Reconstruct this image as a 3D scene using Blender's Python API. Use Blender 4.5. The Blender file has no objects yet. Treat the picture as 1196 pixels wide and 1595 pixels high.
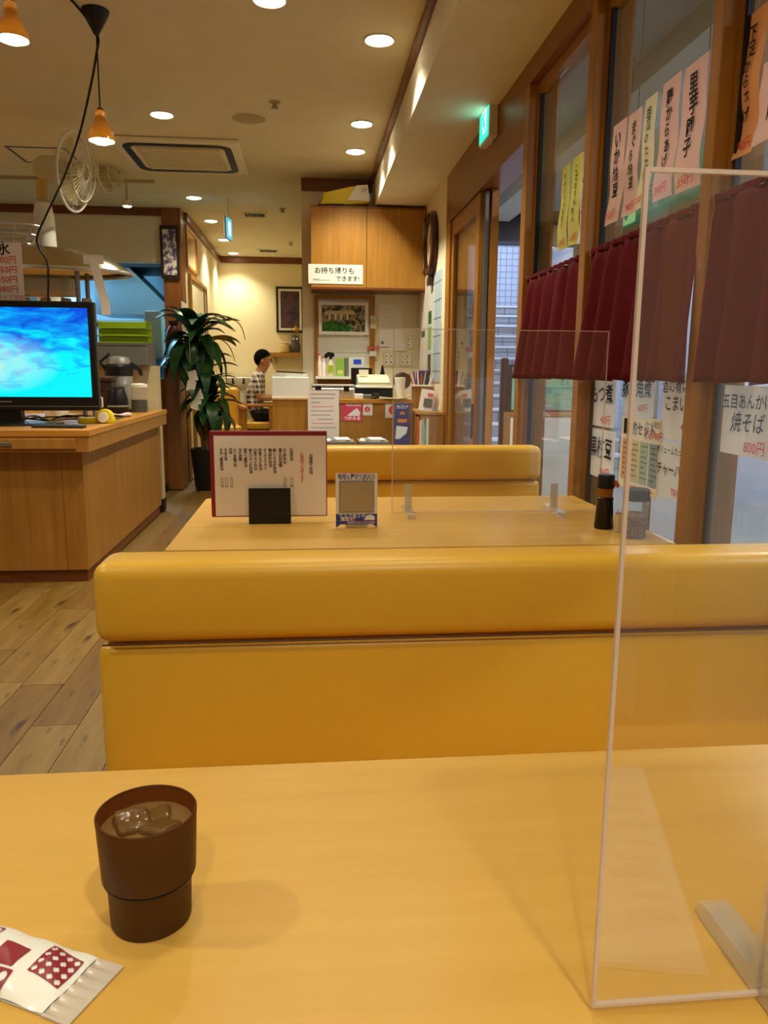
import bpy, bmesh, math, random
from mathutils import Vector, Matrix, Euler
random.seed(7)
R = math.radians
S = bpy.context.scene
COL = S.collection

# ------------------------------------------------------------------ camera
FPX, CXP, CYP = 1200.0, 598.0, 797.5          # focal length and centre of the 1196x1595 frame
YAW, PITCH, ROLL, ZC = R(5.6), R(10.25), R(.45), 1.13
cam = bpy.data.cameras.new('camera')
cam.sensor_fit = 'HORIZONTAL'; cam.sensor_width = 36.0; cam.lens = 36.0 * FPX / 1196.0
cam.clip_start = 0.02; cam.clip_end = 100
camo = bpy.data.objects.new('camera', cam); COL.objects.link(camo)
camo.matrix_world = Matrix.Translation((0, 0, ZC)) @ Matrix.Rotation(-YAW, 4, 'Z') @ Matrix.Rotation(R(90) - PITCH, 4, 'X') @ Matrix.Rotation(ROLL, 4, 'Z')
S.camera = camo
# ------------------------------------------------------------------ world, exposure
W = bpy.data.worlds.new('world'); S.world = W; W.use_nodes = True
W.node_tree.nodes['Background'].inputs[0].default_value = (0.62, 0.74, 1.0, 1)
W.node_tree.nodes['Background'].inputs[1].default_value = 0.9
S.view_settings.view_transform = 'Standard'; S.view_settings.look = 'None'
S.view_settings.gamma = 1.0; S.view_settings.use_curve_mapping = False
S.view_settings.exposure = 0.0
DOWN_W, WARM = 92.0, (0.96, 0.91, 0.68)
try:
    S.cycles.max_bounces = 9; S.cycles.transparent_max_bounces = 20; S.cycles.diffuse_bounces = 4; S.cycles.adaptive_threshold = .02
    S.cycles.sample_clamp_indirect = 6.0; S.cycles.caustics_reflective = False; S.cycles.caustics_refractive = False
    S.cycles.use_denoising = True
except Exception: pass

def light(name, kind, loc, energy, color, size=0.1, rot=(0, 0, 0), spot=None, blend=0.5, size_y=None):
    l = bpy.data.lights.new(name, kind); l.energy = energy; l.color = color
    if kind == 'AREA':
        l.size = size
        if size_y: l.shape = 'RECTANGLE'; l.size_y = size_y
    else: l.shadow_soft_size = size
    if spot: l.spot_size = R(spot); l.spot_blend = blend
    o = bpy.data.objects.new(name, l); COL.objects.link(o); o.location = loc; o.rotation_euler = rot
    return o

# ------------------------------------------------------------------ survey: lines of sight to planes of the room
_fw = Vector((math.sin(YAW)*math.cos(PITCH), math.cos(YAW)*math.cos(PITCH), -math.sin(PITCH)))
_rt = Vector((math.cos(YAW), -math.sin(YAW), 0)); _up = _rt.cross(_fw)
_rt, _up = _rt*math.cos(ROLL)+_up*math.sin(ROLL), _up*math.cos(ROLL)-_rt*math.sin(ROLL)
def sight(x, y): return _fw + _rt*((x-CXP)/FPX) - _up*((y-CYP)/FPX)
def on_y(x, y, Y): r = sight(x, y); return Vector((0, 0, ZC)) + r*(Y/r.y)
def on_x(x, y, X): r = sight(x, y); return Vector((0, 0, ZC)) + r*(X/r.x)
def on_z(x, y, Z): r = sight(x, y); return Vector((0, 0, ZC)) + r*((Z-ZC)/r.z)

# ------------------------------------------------------------------ materials
MATS = {}
def lin(c):
    if isinstance(c, str): c = [int(c[i:i+2], 16) for i in (0, 2, 4)]
    return tuple(((v/255)/12.92 if v/255 <= .04045 else ((v/255+.055)/1.055)**2.4) for v in c)
def _base(name):
    m = bpy.data.materials.new(name); m.use_nodes = True; MATS[name] = m
    nt = m.node_tree; return m, nt, nt.nodes['Principled BSDF']
def mat(name, col, rough=.5, metal=0, spec=.5, var=0, vscale=6, bump=0, bscale=60, emit=0, trans=0, ior=1.45, coat=0, alpha=1, stretch=None):
    if name in MATS: return MATS[name]
    m, nt, b = _base(name); c = lin(col)
    b.inputs['Base Color'].default_value = (*c, 1); b.inputs['Roughness'].default_value = rough
    b.inputs['Metallic'].default_value = metal; b.inputs['Specular IOR Level'].default_value = spec
    b.inputs['Transmission Weight'].default_value = trans; b.inputs['IOR'].default_value = ior
    b.inputs['Coat Weight'].default_value = coat; b.inputs['Alpha'].default_value = alpha
    if emit: b.inputs['Emission Color'].default_value = (*c, 1); b.inputs['Emission Strength'].default_value = emit
    if var or bump:
        tc = nt.nodes.new('ShaderNodeTexCoord'); mp = nt.nodes.new('ShaderNodeMapping')
        nt.links.new(tc.outputs['Object'], mp.inputs[0])
        if stretch: mp.inputs['Scale'].default_value = stretch
    if var:
        n = nt.nodes.new('ShaderNodeTexNoise'); n.inputs['Scale'].default_value = vscale; n.inputs['Detail'].default_value = 5
        nt.links.new(mp.outputs[0], n.inputs['Vector'])
        r = nt.nodes.new('ShaderNodeValToRGB'); r.color_ramp.elements[0].position = .3; r.color_ramp.elements[1].position = .7
        r.color_ramp.elements[0].color = (*[v*(1-var) for v in c], 1); r.color_ramp.elements[1].color = (*[min(1, v*(1+var)) for v in c], 1)
        nt.links.new(n.outputs['Fac'], r.inputs[0]); nt.links.new(r.outputs[0], b.inputs['Base Color'])
    if bump:
        n2 = nt.nodes.new('ShaderNodeTexNoise'); n2.inputs['Scale'].default_value = bscale; n2.inputs['Detail'].default_value = 3
        nt.links.new(mp.outputs[0], n2.inputs['Vector'])
        bp = nt.nodes.new('ShaderNodeBump'); bp.inputs['Strength'].default_value = bump; bp.inputs['Distance'].default_value = .004
        nt.links.new(n2.outputs['Fac'], bp.inputs['Height']); nt.links.new(bp.outputs[0], b.inputs['Normal'])
    return m
def wood(name, c1, c2, axis='z', scale=3.0, rough=.4, streak=14, coat=0):
    """grain running along one object axis"""
    m, nt, b = _base(name)
    tc = nt.nodes.new('ShaderNodeTexCoord'); mp = nt.nodes.new('ShaderNodeMapping')
    s = {'x': (1, streak, streak), 'y': (streak, 1, streak), 'z': (streak, streak, 1)}[axis]
    mp.inputs['Scale'].default_value = s
    nt.links.new(tc.outputs['Object'], mp.inputs[0])
    n = nt.nodes.new('ShaderNodeTexNoise'); n.inputs['Scale'].default_value = scale; n.inputs['Detail'].default_value = 6; n.inputs['Roughness'].default_value = .62; n.inputs['Distortion'].default_value = .35
    nt.links.new(mp.outputs[0], n.inputs['Vector'])
    r = nt.nodes.new('ShaderNodeValToRGB')
    r.color_ramp.elements[0].position = .28; r.color_ramp.elements[1].position = .72
    r.color_ramp.elements[0].color = (*lin(c1), 1); r.color_ramp.elements[1].color = (*lin(c2), 1)
    nt.links.new(n.outputs['Fac'], r.inputs[0]); nt.links.new(r.outputs[0], b.inputs['Base Color'])
    b.inputs['Roughness'].default_value = rough; b.inputs['Coat Weight'].default_value = coat
    bp = nt.nodes.new('ShaderNodeBump'); bp.inputs['Strength'].default_value = .08; bp.inputs['Distance'].default_value = .002
    nt.links.new(n.outputs['Fac'], bp.inputs['Height']); nt.links.new(bp.outputs[0], b.inputs['Normal'])
    return m
def clear(name, tint=(1, 1, 1), ior=1.49, rough=0.0, haze=0.0, hazecol=(.9, .9, .9), boost=1.0):
    """a clear pane: light passes, its faces mirror by Fresnel; haze = share of diffuse scatter"""
    m = bpy.data.materials.new(name); m.use_nodes = True; MATS[name] = m
    nt = m.node_tree; nt.nodes.remove(nt.nodes['Principled BSDF']); out = nt.nodes['Material Output']
    geo = nt.nodes.new('ShaderNodeNewGeometry'); mx = nt.nodes.new('ShaderNodeMix'); mx.data_type = 'FLOAT'
    mx.inputs[2].default_value = ior; mx.inputs[3].default_value = 1.0/ior
    nt.links.new(geo.outputs['Backfacing'], mx.inputs[0])
    fr = nt.nodes.new('ShaderNodeFresnel'); nt.links.new(mx.outputs[0], fr.inputs['IOR'])
    mul = nt.nodes.new('ShaderNodeMath'); mul.operation = 'MULTIPLY'; mul.inputs[1].default_value = boost; mul.use_clamp = True
    nt.links.new(fr.outputs[0], mul.inputs[0])
    tr = nt.nodes.new('ShaderNodeBsdfTransparent'); tr.inputs[0].default_value = (*tint, 1)
    gl = nt.nodes.new('ShaderNodeBsdfGlossy'); gl.inputs['Roughness'].default_value = rough; gl.inputs['Color'].default_value = (1, 1, 1, 1)
    last = tr
    if haze:
        df = nt.nodes.new('ShaderNodeBsdfDiffuse'); df.inputs[0].default_value = (*hazecol, 1)
        hm = nt.nodes.new('ShaderNodeMixShader'); hm.inputs[0].default_value = haze
        nt.links.new(tr.outputs[0], hm.inputs[1]); nt.links.new(df.outputs[0], hm.inputs[2]); last = hm
    ms = nt.nodes.new('ShaderNodeMixShader')
    nt.links.new(mul.outputs[0], ms.inputs[0]); nt.links.new(last.outputs[0], ms.inputs[1]); nt.links.new(gl.outputs[0], ms.inputs[2])
    nt.links.new(ms.outputs[0], out.inputs['Surface'])
    return m
def tiles(name, c1, c2, mortar, w, h, rough=.35, rot=(0, 0, 0)):
    m, nt, b = _base(name)
    tc = nt.nodes.new('ShaderNodeTexCoord'); mp = nt.nodes.new('ShaderNodeMapping'); mp.inputs['Rotation'].default_value = rot
    nt.links.new(tc.outputs['Object'], mp.inputs[0])
    br = nt.nodes.new('ShaderNodeTexBrick'); br.offset = 0
    br.inputs['Color1'].default_value = (*lin(c1), 1); br.inputs['Color2'].default_value = (*lin(c2), 1); br.inputs['Mortar'].default_value = (*lin(mortar), 1)
    br.inputs['Scale'].default_value = 1; br.inputs['Brick Width'].default_value = w; br.inputs['Row Height'].default_value = h; br.inputs['Mortar Size'].default_value = .006
    nt.links.new(mp.outputs[0], br.inputs['Vector']); nt.links.new(br.outputs['Color'], b.inputs['Base Color']); b.inputs['Roughness'].default_value = rough
    return m

# ------------------------------------------------------------------ mesh helper
class MB:
    def __init__(s): s.v = []; s.f = []; s.mi = []
    def add(s, vs, fs, mi=0):
        o = len(s.v); s.v += [tuple(v) for v in vs]; s.f += [tuple(i+o for i in f) for f in fs]; s.mi += [mi]*len(fs); return s
    def box(s, x0, x1, y0, y1, z0, z1, mi=0):
        x0, x1 = min(x0, x1), max(x0, x1); y0, y1 = min(y0, y1), max(y0, y1); z0, z1 = min(z0, z1), max(z0, z1)
        return s.add([(x0,y0,z0),(x1,y0,z0),(x1,y1,z0),(x0,y1,z0),(x0,y0,z1),(x1,y0,z1),(x1,y1,z1),(x0,y1,z1)],
              [(0,3,2,1),(4,5,6,7),(0,1,5,4),(1,2,6,5),(2,3,7,6),(3,0,4,7)], mi)
    def prism(s, poly, y0, y1, mi=0):
        """outline in x,z (counter-clockwise seen from -y), extruded along y"""
        n = len(poly)
        vs = [(x, y0, z) for x, z in poly] + [(x, y1, z) for x, z in poly]
        fs = [tuple(range(n)), tuple(range(2*n-1, n-1, -1))] + [(i, n+i, n+(i+1) % n, (i+1) % n) for i in range(n)]
        return s.add(vs, fs, mi)
    def prism_z(s, poly, z0, z1, mi=0):
        n = len(poly)
        vs = [(x, y, z0) for x, y in poly] + [(x, y, z1) for x, y in poly]
        fs = [tuple(range(n-1, -1, -1)), tuple(range(n, 2*n))] + [(i, (i+1) % n, n+(i+1) % n, n+i) for i in range(n)]
        return s.add(vs, fs, mi)
    def prism_x(s, poly, x0, x1, mi=0):
        """outline in y,z extruded along x"""
        n = len(poly)
        vs = [(x0, y, z) for y, z in poly] + [(x1, y, z) for y, z in poly]
        fs = [tuple(range(n-1, -1, -1)), tuple(range(n, 2*n))] + [(i, (i+1) % n, n+(i+1) % n, n+i) for i in range(n)]
        return s.add(vs, fs, mi)
    def lathe(s, prof, c=(0, 0, 0), n=24, mi=0, sx=1, sy=1, cap0=True, cap1=True):
        k = len(prof); vs = []
        for r, z in prof:
            for i in range(n):
                a = 2*math.pi*i/n; vs.append((c[0]+r*sx*math.cos(a), c[1]+r*sy*math.sin(a), c[2]+z))
        fs = [(j*n+i, j*n+(i+1) % n, (j+1)*n+(i+1) % n, (j+1)*n+i) for j in range(k-1) for i in range(n)]
        if cap0: fs.append(tuple(range(n-1, -1, -1)))
        if cap1: fs.append(tuple(range((k-1)*n, k*n)))
        return s.add(vs, fs, mi)
    def tube(s, pts, r, n=8, mi=0, closed=False, r1=None):
        pts = [Vector(p) for p in pts]; k = len(pts); vs = []; prev = None
        for j, p in enumerate(pts):
            if closed: t = pts[(j+1) % k]-pts[j-1]
            else: t = pts[min(j+1, k-1)]-pts[max(j-1, 0)]
            t.normalize()
            if prev is None: a = Vector((0, 0, 1)) if abs(t.z) < .9 else Vector((1, 0, 0)); u = t.cross(a).normalized()
            else: u = (prev - t*prev.dot(t)).normalized()
            prev = u; w = t.cross(u)
            rr = r if r1 is None else r+(r1-r)*j/max(1, k-1)
            for i in range(n):
                q = 2*math.pi*i/n; vs.append(p+u*(rr*math.cos(q))+w*(rr*math.sin(q)))
        m = k if closed else k-1
        fs = [(j*n+i, j*n+(i+1) % n, ((j+1) % k)*n+(i+1) % n, ((j+1) % k)*n+i) for j in range(m) for i in range(n)]
        if not closed: fs += [tuple(range(n-1, -1, -1)), tuple(range((k-1)*n, k*n))]
        return s.add(vs, fs, mi)
    def grid(s, fn, nu, nv, mi=0, th=0):
        """fn(u,v)->point; th: thickness along the surface normal"""
        P = [[Vector(fn(i/nu, j/nv)) for i in range(nu+1)] for j in range(nv+1)]
        vs = [p for row in P for p in row]; W_ = nu+1
        fs = [(j*W_+i, j*W_+i+1, (j+1)*W_+i+1, (j+1)*W_+i) for j in range(nv) for i in range(nu)]
        if th:
            nb = len(vs); back = []
            for j in range(nv+1):
                for i in range(nu+1):
                    du = P[j][min(i+1, nu)]-P[j][max(i-1, 0)]; dv = P[min(j+1, nv)][i]-P[max(j-1, 0)][i]
                    back.append(P[j][i]-du.cross(dv).normalized()*th)
            fs += [(nb+a, nb+d, nb+c, nb+b) for a, b, c, d in list(fs)]
            rim = [i for i in range(nu+1)] + [j*W_+nu for j in range(1, nv+1)] + [nv*W_+i for i in range(nu-1, -1, -1)] + [j*W_ for j in range(nv-1, 0, -1)]
            for a, b in zip(rim, rim[1:]+rim[:1]): fs.append((b, a, nb+a, nb+b))
            vs = vs+back
        return s.add(vs, fs, mi)
    def sphere(s, c, r, n=14, mi=0, sx=1, sy=1, sz=1):
        prof = [(max(1e-4, r*math.sin(math.pi*j/n)), -r*math.cos(math.pi*j/n)*sz) for j in range(n+1)]
        return s.lathe(prof, c, n*2, mi, sx, sy)
    def obj(s, name, m, parent=None, smooth=False, bevel=0, seg=2, loc=None, rot=None):
        me = bpy.data.meshes.new(name); me.from_pydata(s.v, [], s.f); me.update()
        ms = m if isinstance(m, (list, tuple)) else [m]
        for q in ms: me.materials.append(MATS[q] if isinstance(q, str) else q)
        if len(ms) > 1:
            for p, i in zip(me.polygons, s.mi): p.material_index = i
        o = bpy.data.objects.new(name, me); COL.objects.link(o)
        if parent is not None: o.parent = parent
        if loc is not None: o.location = loc
        if rot is not None: o.rotation_euler = rot
        if smooth: shade(o, 40)
        if bevel:
            b = o.modifiers.new('bevel', 'BEVEL'); b.width = bevel; b.segments = seg; b.limit_method = 'ANGLE'; b.angle_limit = R(35)
        return o
def shade(o, ang=40):
    me = o.data
    me.polygons.foreach_set('use_smooth', [True]*len(me.polygons))
    try: me.set_sharp_from_angle(angle=R(ang))
    except Exception: pass
def tag(o, label, cat, group=None):
    o['label'] = label; o['category'] = cat
    if group: o['group'] = group
    return o
def struct(o): o['kind'] = 'structure'; return o
def stuff(o): o['kind'] = 'stuff'; return o
def thing(name, label, cat, loc=(0, 0, 0), rz=0, group=None):
    o = bpy.data.objects.new(name, None); COL.objects.link(o); o.location = loc; o.rotation_euler = (0, 0, R(rz)); o.empty_display_size = .05
    return tag(o, label, cat, group)
def bx(name, m, parent, x0, x1, y0, y1, z0, z1, bevel=0, **k):
    return MB().box(x0, x1, y0, y1, z0, z1).obj(name, m, parent, bevel=bevel, **k)
def dup(root, loc, rz=None, label=None, group=None):
    r = root.copy(); COL.objects.link(r); r.location = loc
    if rz is not None: r.rotation_euler = (0, 0, R(rz))
    if label: r['label'] = label
    if group: r['group'] = group
    for ch in list(root.children):
        c = ch.copy(); COL.objects.link(c); c.parent = r
        for g in list(ch.children):
            d = g.copy(); COL.objects.link(d); d.parent = c
    return r
TEXTS = {}
def glyphs(s, size, bold=0.0, align='CENTER', line=1.0, wob=0.0, res=2):
    key = (s, size, bold, align, line, wob)
    if key in TEXTS: return TEXTS[key]
    cu = bpy.data.curves.new('print', 'FONT'); cu.body = s; cu.size = size; cu.align_x = align; cu.align_y = 'CENTER'
    cu.space_line = line; cu.offset = bold*size; cu.resolution_u = res; cu.fill_mode = 'FRONT'
    t = bpy.data.objects.new('print', cu); COL.objects.link(t)
    bpy.context.view_layer.update()
    dg = bpy.context.evaluated_depsgraph_get()
    me = bpy.data.meshes.new_from_object(t.evaluated_get(dg))
    bpy.data.objects.remove(t); bpy.data.curves.remove(cu)
    rnd = random.Random(len(s)*7+ord(s[0])); p1, p2 = rnd.random()*6, rnd.random()*6
    for v in me.vertices:
        x, y, _ = v.co
        if wob:
            x, y = x+wob*size*math.sin(9*y/size*.35+p1)+.16*wob*size*y/size+wob*.4*size*math.sin(17*y/size+p2), y+wob*size*(.6*math.sin(5*x/size+p2)+.35*x/size)
        v.co = (x, 0, y)
    TEXTS[key] = me; return me
def text(parent, s, size, loc, m='ink', vert=False, bold=0.0, align='CENTER', line=1.0, wob=0.0, name='lettering', sx=1.0, rot=None):
    body = '\n'.join(s) if vert else s
    me = glyphs(body, size, bold, align, line, wob).copy(); me.materials.clear(); me.materials.append(MATS[m])
    o = bpy.data.objects.new(name, me); COL.objects.link(o); o.parent = parent; o.location = loc; o.scale = (sx, 1, 1)
    if rot: o.rotation_euler = rot
    return o

# ------------------------------------------------------------------ palette
mat('cream', 'e8dcc0', .75, var=.03, bump=.05, bscale=180)
mat('ceiling_paint', 'e9dfc2', .85, var=.03, bump=.08, bscale=220)
mat('far_cream', 'efe0b8', .75)
wood('trim_wood', '5e2d10', '7d4318', 'x', 3, .35)
wood('trim_wood_y', '5e2d10', '7d4318', 'y', 3, .35)
wood('post_wood', '96601a', 'ae7624', 'z', 3, .38)
wood('header_wood', '7a4616', '93581c', 'y', 2.5, .32)
wood('panel_wood', '9c6820', 'b48034', 'z', 2.2, .42)
wood('dark_panel', '744218', '8c5622', 'z', 2.2, .4)
wood('counter_wood', '946020', 'ae7c36', 'z', 1.6, .4)
wood('counter_top', 'b07426', 'c48b3a', 'x', 2, .35)
wood('table_wood', 'c69640', 'd2a450', 'x', 2.2, .35, streak=9)
wood('table_edge', 'b98530', 'c99540', 'x', 2.2, .35)
wood('clock_wood', '2a0f08', '45190c', 'z', 4, .3)
wood('chair_wood', 'a5691f', 'bd8033', 'x', 3, .4)
mat('vinyl', 'dea934', .36, spec=.5, bump=.06, bscale=90, var=.03, vscale=3)
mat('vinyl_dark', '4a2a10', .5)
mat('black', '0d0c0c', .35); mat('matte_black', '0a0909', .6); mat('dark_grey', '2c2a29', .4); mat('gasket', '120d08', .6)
mat('white', 'ece8e0', .5); mat('paper', 'eee6da', .7); mat('white_plastic', 'e4e0d4', .35); mat('cream_plastic', 'd9cfa8', .4)
def thin_paper(name, col, thru=.45):
    m, nt, b = _base(name); b.inputs['Base Color'].default_value = (*lin(col), 1); b.inputs['Roughness'].default_value = .8; b.inputs['Specular IOR Level'].default_value = .2
    t = nt.nodes.new('ShaderNodeBsdfTranslucent'); t.inputs[0].default_value = (*lin(col), 1); ms = nt.nodes.new('ShaderNodeMixShader'); ms.inputs[0].default_value = thru
    nt.links.new(b.outputs[0], ms.inputs[1]); nt.links.new(t.outputs[0], ms.inputs[2]); nt.links.new(ms.outputs[0], nt.nodes['Material Output'].inputs[0])
thin_paper('pink_paper', 'f6d8ca'); thin_paper('orange_paper', 'f2ba84', .3); thin_paper('cream_paper', 'f4e8cc'); thin_paper('yellow_paper', 'f6f096', .4); thin_paper('thin_white', 'f4f0ea')
mat('ink', '0c0a0a', .5); mat('red_ink', 'e2543c', .6); mat('grey_ink', '56504c', .6); mat('white_ink', 'f4f2ee', .5); mat('blue_ink', '26398f', .5)
mat('steel', 'c6c6c4', .28, metal=.75); mat('chrome', 'dcdcdc', .08, metal=1); mat('dull_steel', '8f8f8b', .4, metal=.9)
mat('grey', '6d6a64', .55); mat('beige', 'cdbb94', .7)
mat('burgundy', '64161f', .85, spec=.2, var=.1, vscale=40)
mat('red_cover', '8a1e26', .45)
clear('acrylic', (.985, .985, .985), 1.49, haze=.03, hazecol=(.9, .8, .68))  # warm haze paints in the veil of room reflections, besides smudges
clear('window_glass', (.86, .9, .88), 1.5, boost=1.0)
mat('acrylic_edge', 'e9d2c4', .3, alpha=.75)

# ================================================================== THE ROOM
CEIL, SOF, XW, XG = 2.70, 2.44, 0.95, 1.0        # ceiling, soffit, window wall face, glass plane
YB = -2.6                                        # wall behind the camera
# ---- floor with planks
mat('underfloor', '6d5226', .6)
fl = struct(MB().box(-4.2, XW+.05, YB, 11.5, -.12, -.012).obj('floor', 'underfloor'))
fl['label'] = 'floor of brown wood-look vinyl planks'
for k, (c1, c2) in enumerate([('604410', '80602a'), ('5a3e0e', '785622'), ('684c18', '886a36')]):
    wood('plank_%d' % k, c1, c2, 'y', 2.6, .45, streak=7)
    nt = MATS['plank_%d' % k].node_tree; b = nt.nodes['Principled BSDF']
    # dark knots and rubbed-in grain
    tc = nt.nodes.new('ShaderNodeTexCoord'); mp = nt.nodes.new('ShaderNodeMapping'); mp.inputs['Scale'].default_value = (9, 2.6, 1)
    vn = nt.nodes.new('ShaderNodeTexNoise'); vn.inputs['Scale'].default_value = 2.1+k*.3; vn.inputs['Detail'].default_value = 4
    nt.links.new(tc.outputs['Object'], mp.inputs[0]); nt.links.new(mp.outputs[0], vn.inputs['Vector'])
    rr = nt.nodes.new('ShaderNodeValToRGB'); rr.color_ramp.elements[0].position = .31; rr.color_ramp.elements[1].position = .40
    rr.color_ramp.elements[0].color = (.28, .22, .15, 1); rr.color_ramp.elements[1].color = (1, 1, 1, 1)
    mx = nt.nodes.new('ShaderNodeMix'); mx.data_type = 'RGBA'; mx.blend_type = 'MULTIPLY'; mx.inputs[0].default_value = 1
    src = b.inputs['Base Color'].links[0].from_socket
    nt.links.new(vn.outputs['Fac'], rr.inputs[0]); nt.links.new(src, mx.inputs[6]); nt.links.new(rr.outputs[0], mx.inputs[7]); nt.links.new(mx.outputs[2], b.inputs['Base Color'])
PW, PL = .15, .9
pm = []
for k in range(3):
    me = MB().box(.0012, PW-.0012, .0012, PL-.0012, -.012, 0).obj('plank', 'plank_%d' % k, fl); pm.append(me.data); bpy.data.objects.remove(me)
def plank(i, y):
    o = bpy.data.objects.new('plank', pm[random.randrange(3)]); COL.objects.link(o); o.parent = fl; o.location = (-2.4+i*PW, y, 0)
for i in range(0, 14):                      # the strip of floor in view, left of the tables
    off = random.random()*PL
    for j in range(-1, 12):
        y = .35+off+j*PL
        if -2.4+i*PW > -1.2+.02 or y < 4.2: plank(i, y)
stuff(MB().box(-.3+.0012, XW, YB, 8.1, -.012, -.001).box(-4.2, -2.402, YB, 8.1, -.012, -.001).box(-2.4, -.302, YB, -.52, -.012, -.001).obj('plank_field', 'plank_0', fl))

# ---- ceiling, beam, trims
ce = struct(MB().box(-4.3, XW+.2, YB-.1, 11.5, CEIL, CEIL+.12).obj('ceiling', 'ceiling_paint')); ce['label'] = 'cream painted ceiling'
bm_ = struct(MB().box(.546, XW+.02, YB, 6.76, SOF, CEIL-.001).obj('trim_1', 'ceiling_paint')); bm_['label'] = 'dropped ceiling soffit along the windows'
t2 = struct(MB().box(.52, .5455, YB, 6.735, CEIL-.05, CEIL-.001).obj('trim_2', 'trim_wood_y')); t2['label'] = 'thin wooden moulding between ceiling and soffit'
# ---- walls
def wall(name, label, m, *b):
    mb = MB()
    for q in b: mb.box(*q)
    o = struct(mb.obj(name, m)); o['label'] = label; return o
wall('wall_left', 'cream wall on the far left', 'cream', (-4.3, -4.2, YB, 8.14, 0, CEIL))
wall('wall_rear', 'cream wall behind the seats', 'cream', (-4.3, XW+.1, YB-.1, YB, 0, CEIL))
wall('wall_register', 'cream wall behind the cash desk', 'cream', (-.045, XW, 6.76, 6.9, 0, CEIL))
wall('wall_corridor_right', 'cream wall closing the passage on the right', 'cream', (-.045, .06, 6.9, 11.3, 0, CEIL))
wall('wall_far', 'bright cream wall at the end of the passage', 'far_cream', (-1.35, .06, 11.3, 11.4, 0, CEIL))
wall('wall_side', 'narrow cream wall beside the sliding door', 'cream', (XW, XW+.1, 5.47, 6.9, 0, SOF+.001))
# kitchen front wall with its hatch
wk = wall('wall_kitchen', 'cream wall above the kitchen hatch', 'cream', (-4.2, -1.42, 8.14, 8.26, 2.19, CEIL), (-4.2, -3.3, 8.14, 8.26, 0, 2.19), (-3.3, -1.42, 8.14, 8.26, 0, .95))
MB().box(-4.2, -1.4, 8.115, 8.139, 2.625, CEIL-.001).obj('moulding', 'trim_wood', wk)
pil = wall('wall_pillar', 'brown wooden pillar at the corner of the kitchen', 'dark_panel', (-1.418, -1.234, 8.1, 8.3, 0, CEIL-.001))
# passage wall with niche and doorway
wc = wall('wall_corridor_left', 'cream wall of the passage with a wooden niche', 'far_cream',
    (-1.34, -1.233, 8.3, 11.3, 2.56, CEIL), (-1.34, -1.233, 9.06, 11.3, 2.12, 2.56), (-1.34, -1.233, 8.3, 8.36, 2.12, 2.56), (-1.34, -1.233, 8.36, 9.06, 2.12, 2.2), (-1.34, -1.233, 8.3, 11.3, 0, 2.12))
MB().box(-1.338, -1.325, 8.362, 9.058, 2.202, 2.558).obj('niche_back', 'dark_panel', wc)
MB().box(-1.2325, -1.2, 8.31, 11.28, CEIL-.075, CEIL-.001).obj('moulding', 'trim_wood_y', wc)
mf = MB().box(-1.2325, -1.21, 8.33, 8.36, 2.17, 2.59).box(-1.2325, -1.21, 9.06, 9.09, 2.17, 2.59).box(-1.2325, -1.21, 8.36, 9.06, 2.56, 2.59).box(-1.2325, -1.21, 8.36, 9.06, 2.17, 2.2)
mf.obj('niche_frame', 'panel_wood', wc)
d3 = struct(MB().box(-1.2325, -1.215, 8.5, 9.7, 0, 2.08).obj('door_3', 'far_cream')); d3['label'] = 'cream sliding door in the passage wall'
MB().box(-1.2325, -1.2, 8.44, 8.5, 0, 2.12).box(-1.2325, -1.2, 9.7, 9.76, 0, 2.12).box(-1.2325, -1.2, 8.5, 9.7, 2.08, 2.12).obj('door_frame', 'panel_wood', d3)
MB().box(-1.2148, -1.205, 9.52, 9.56, .02, 2.08).obj('rail', 'dark_grey', d3)
t3 = struct(MB().box(-1.19, -.047, 11.27, 11.2995, CEIL-.085, CEIL-.001).obj('trim_3', 'trim_wood')); t3['label'] = 'wooden moulding at the end of the passage'
t4 = struct(MB().box(-.044, .545, 6.735, 6.7595, CEIL-.1, CEIL-.001).obj('trim_4', 'trim_wood')); t4['label'] = 'wooden moulding above the wall cabinet'

# ---- window wall: header, posts, windows
hd = struct(MB().box(XW, XW+.14, YB, 5.47, 2.345, SOF-.001).box(XW, XW+.14, 3.545, 5.47, 2.13, 2.345).obj('wall_right', 'header_wood')); hd['label'] = 'wooden header above the windows and the sliding door'
POSTS = [(3.47, 3.545), (2.685, 2.745), (1.845, 1.895), (.55, .65), (-1.2, -1.1)]
for a, b_ in POSTS:
    MB().box(XW, XW+.13, a, b_, 0, 2.344).obj('post', 'post_wood', hd, bevel=.003)
MB().box(XW, XW+.13, 5.33, 5.47, 0, 2.129).obj('post', 'post_wood', hd, bevel=.003)
WIN = [(2.745, 3.47), (1.895, 2.685), (.65, 1.845), (-1.1, .55), (YB, -1.2)]
for i, (a, b_) in enumerate(WIN):
    w = struct(MB().box(XG+.01, XG+.018, a+.0115, b_-.0115, .08, 2.30).obj('window_%d' % (i+1), 'window_glass'))
    w['label'] = ['window beside the sliding door with yellow menu strips', 'middle window with the row of pink menu strips', 'window nearest the front table', 'window beside the camera', 'window behind the camera'][i]
    MB().box(XG-.014, XG+.03, a+.001, a+.011, .04, 2.343).box(XG-.014, XG+.03, b_-.011, b_-.001, .04, 2.343).obj('frame_stile', 'post_wood', w)
    MB().box(XG-.006, XG+.009, a+.0115, a+.022, .08, 2.30).box(XG-.006, XG+.009, b_-.022, b_-.0115, .08, 2.30).obj('gasket', 'gasket', w)
    MB().box(XG-.014, XG+.03, a+.0115, b_-.0115, 2.301, 2.343).box(XG-.014, XG+.03, a+.0115, b_-.0115, .001, .079).obj('frame_rail', 'post_wood', w)
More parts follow.
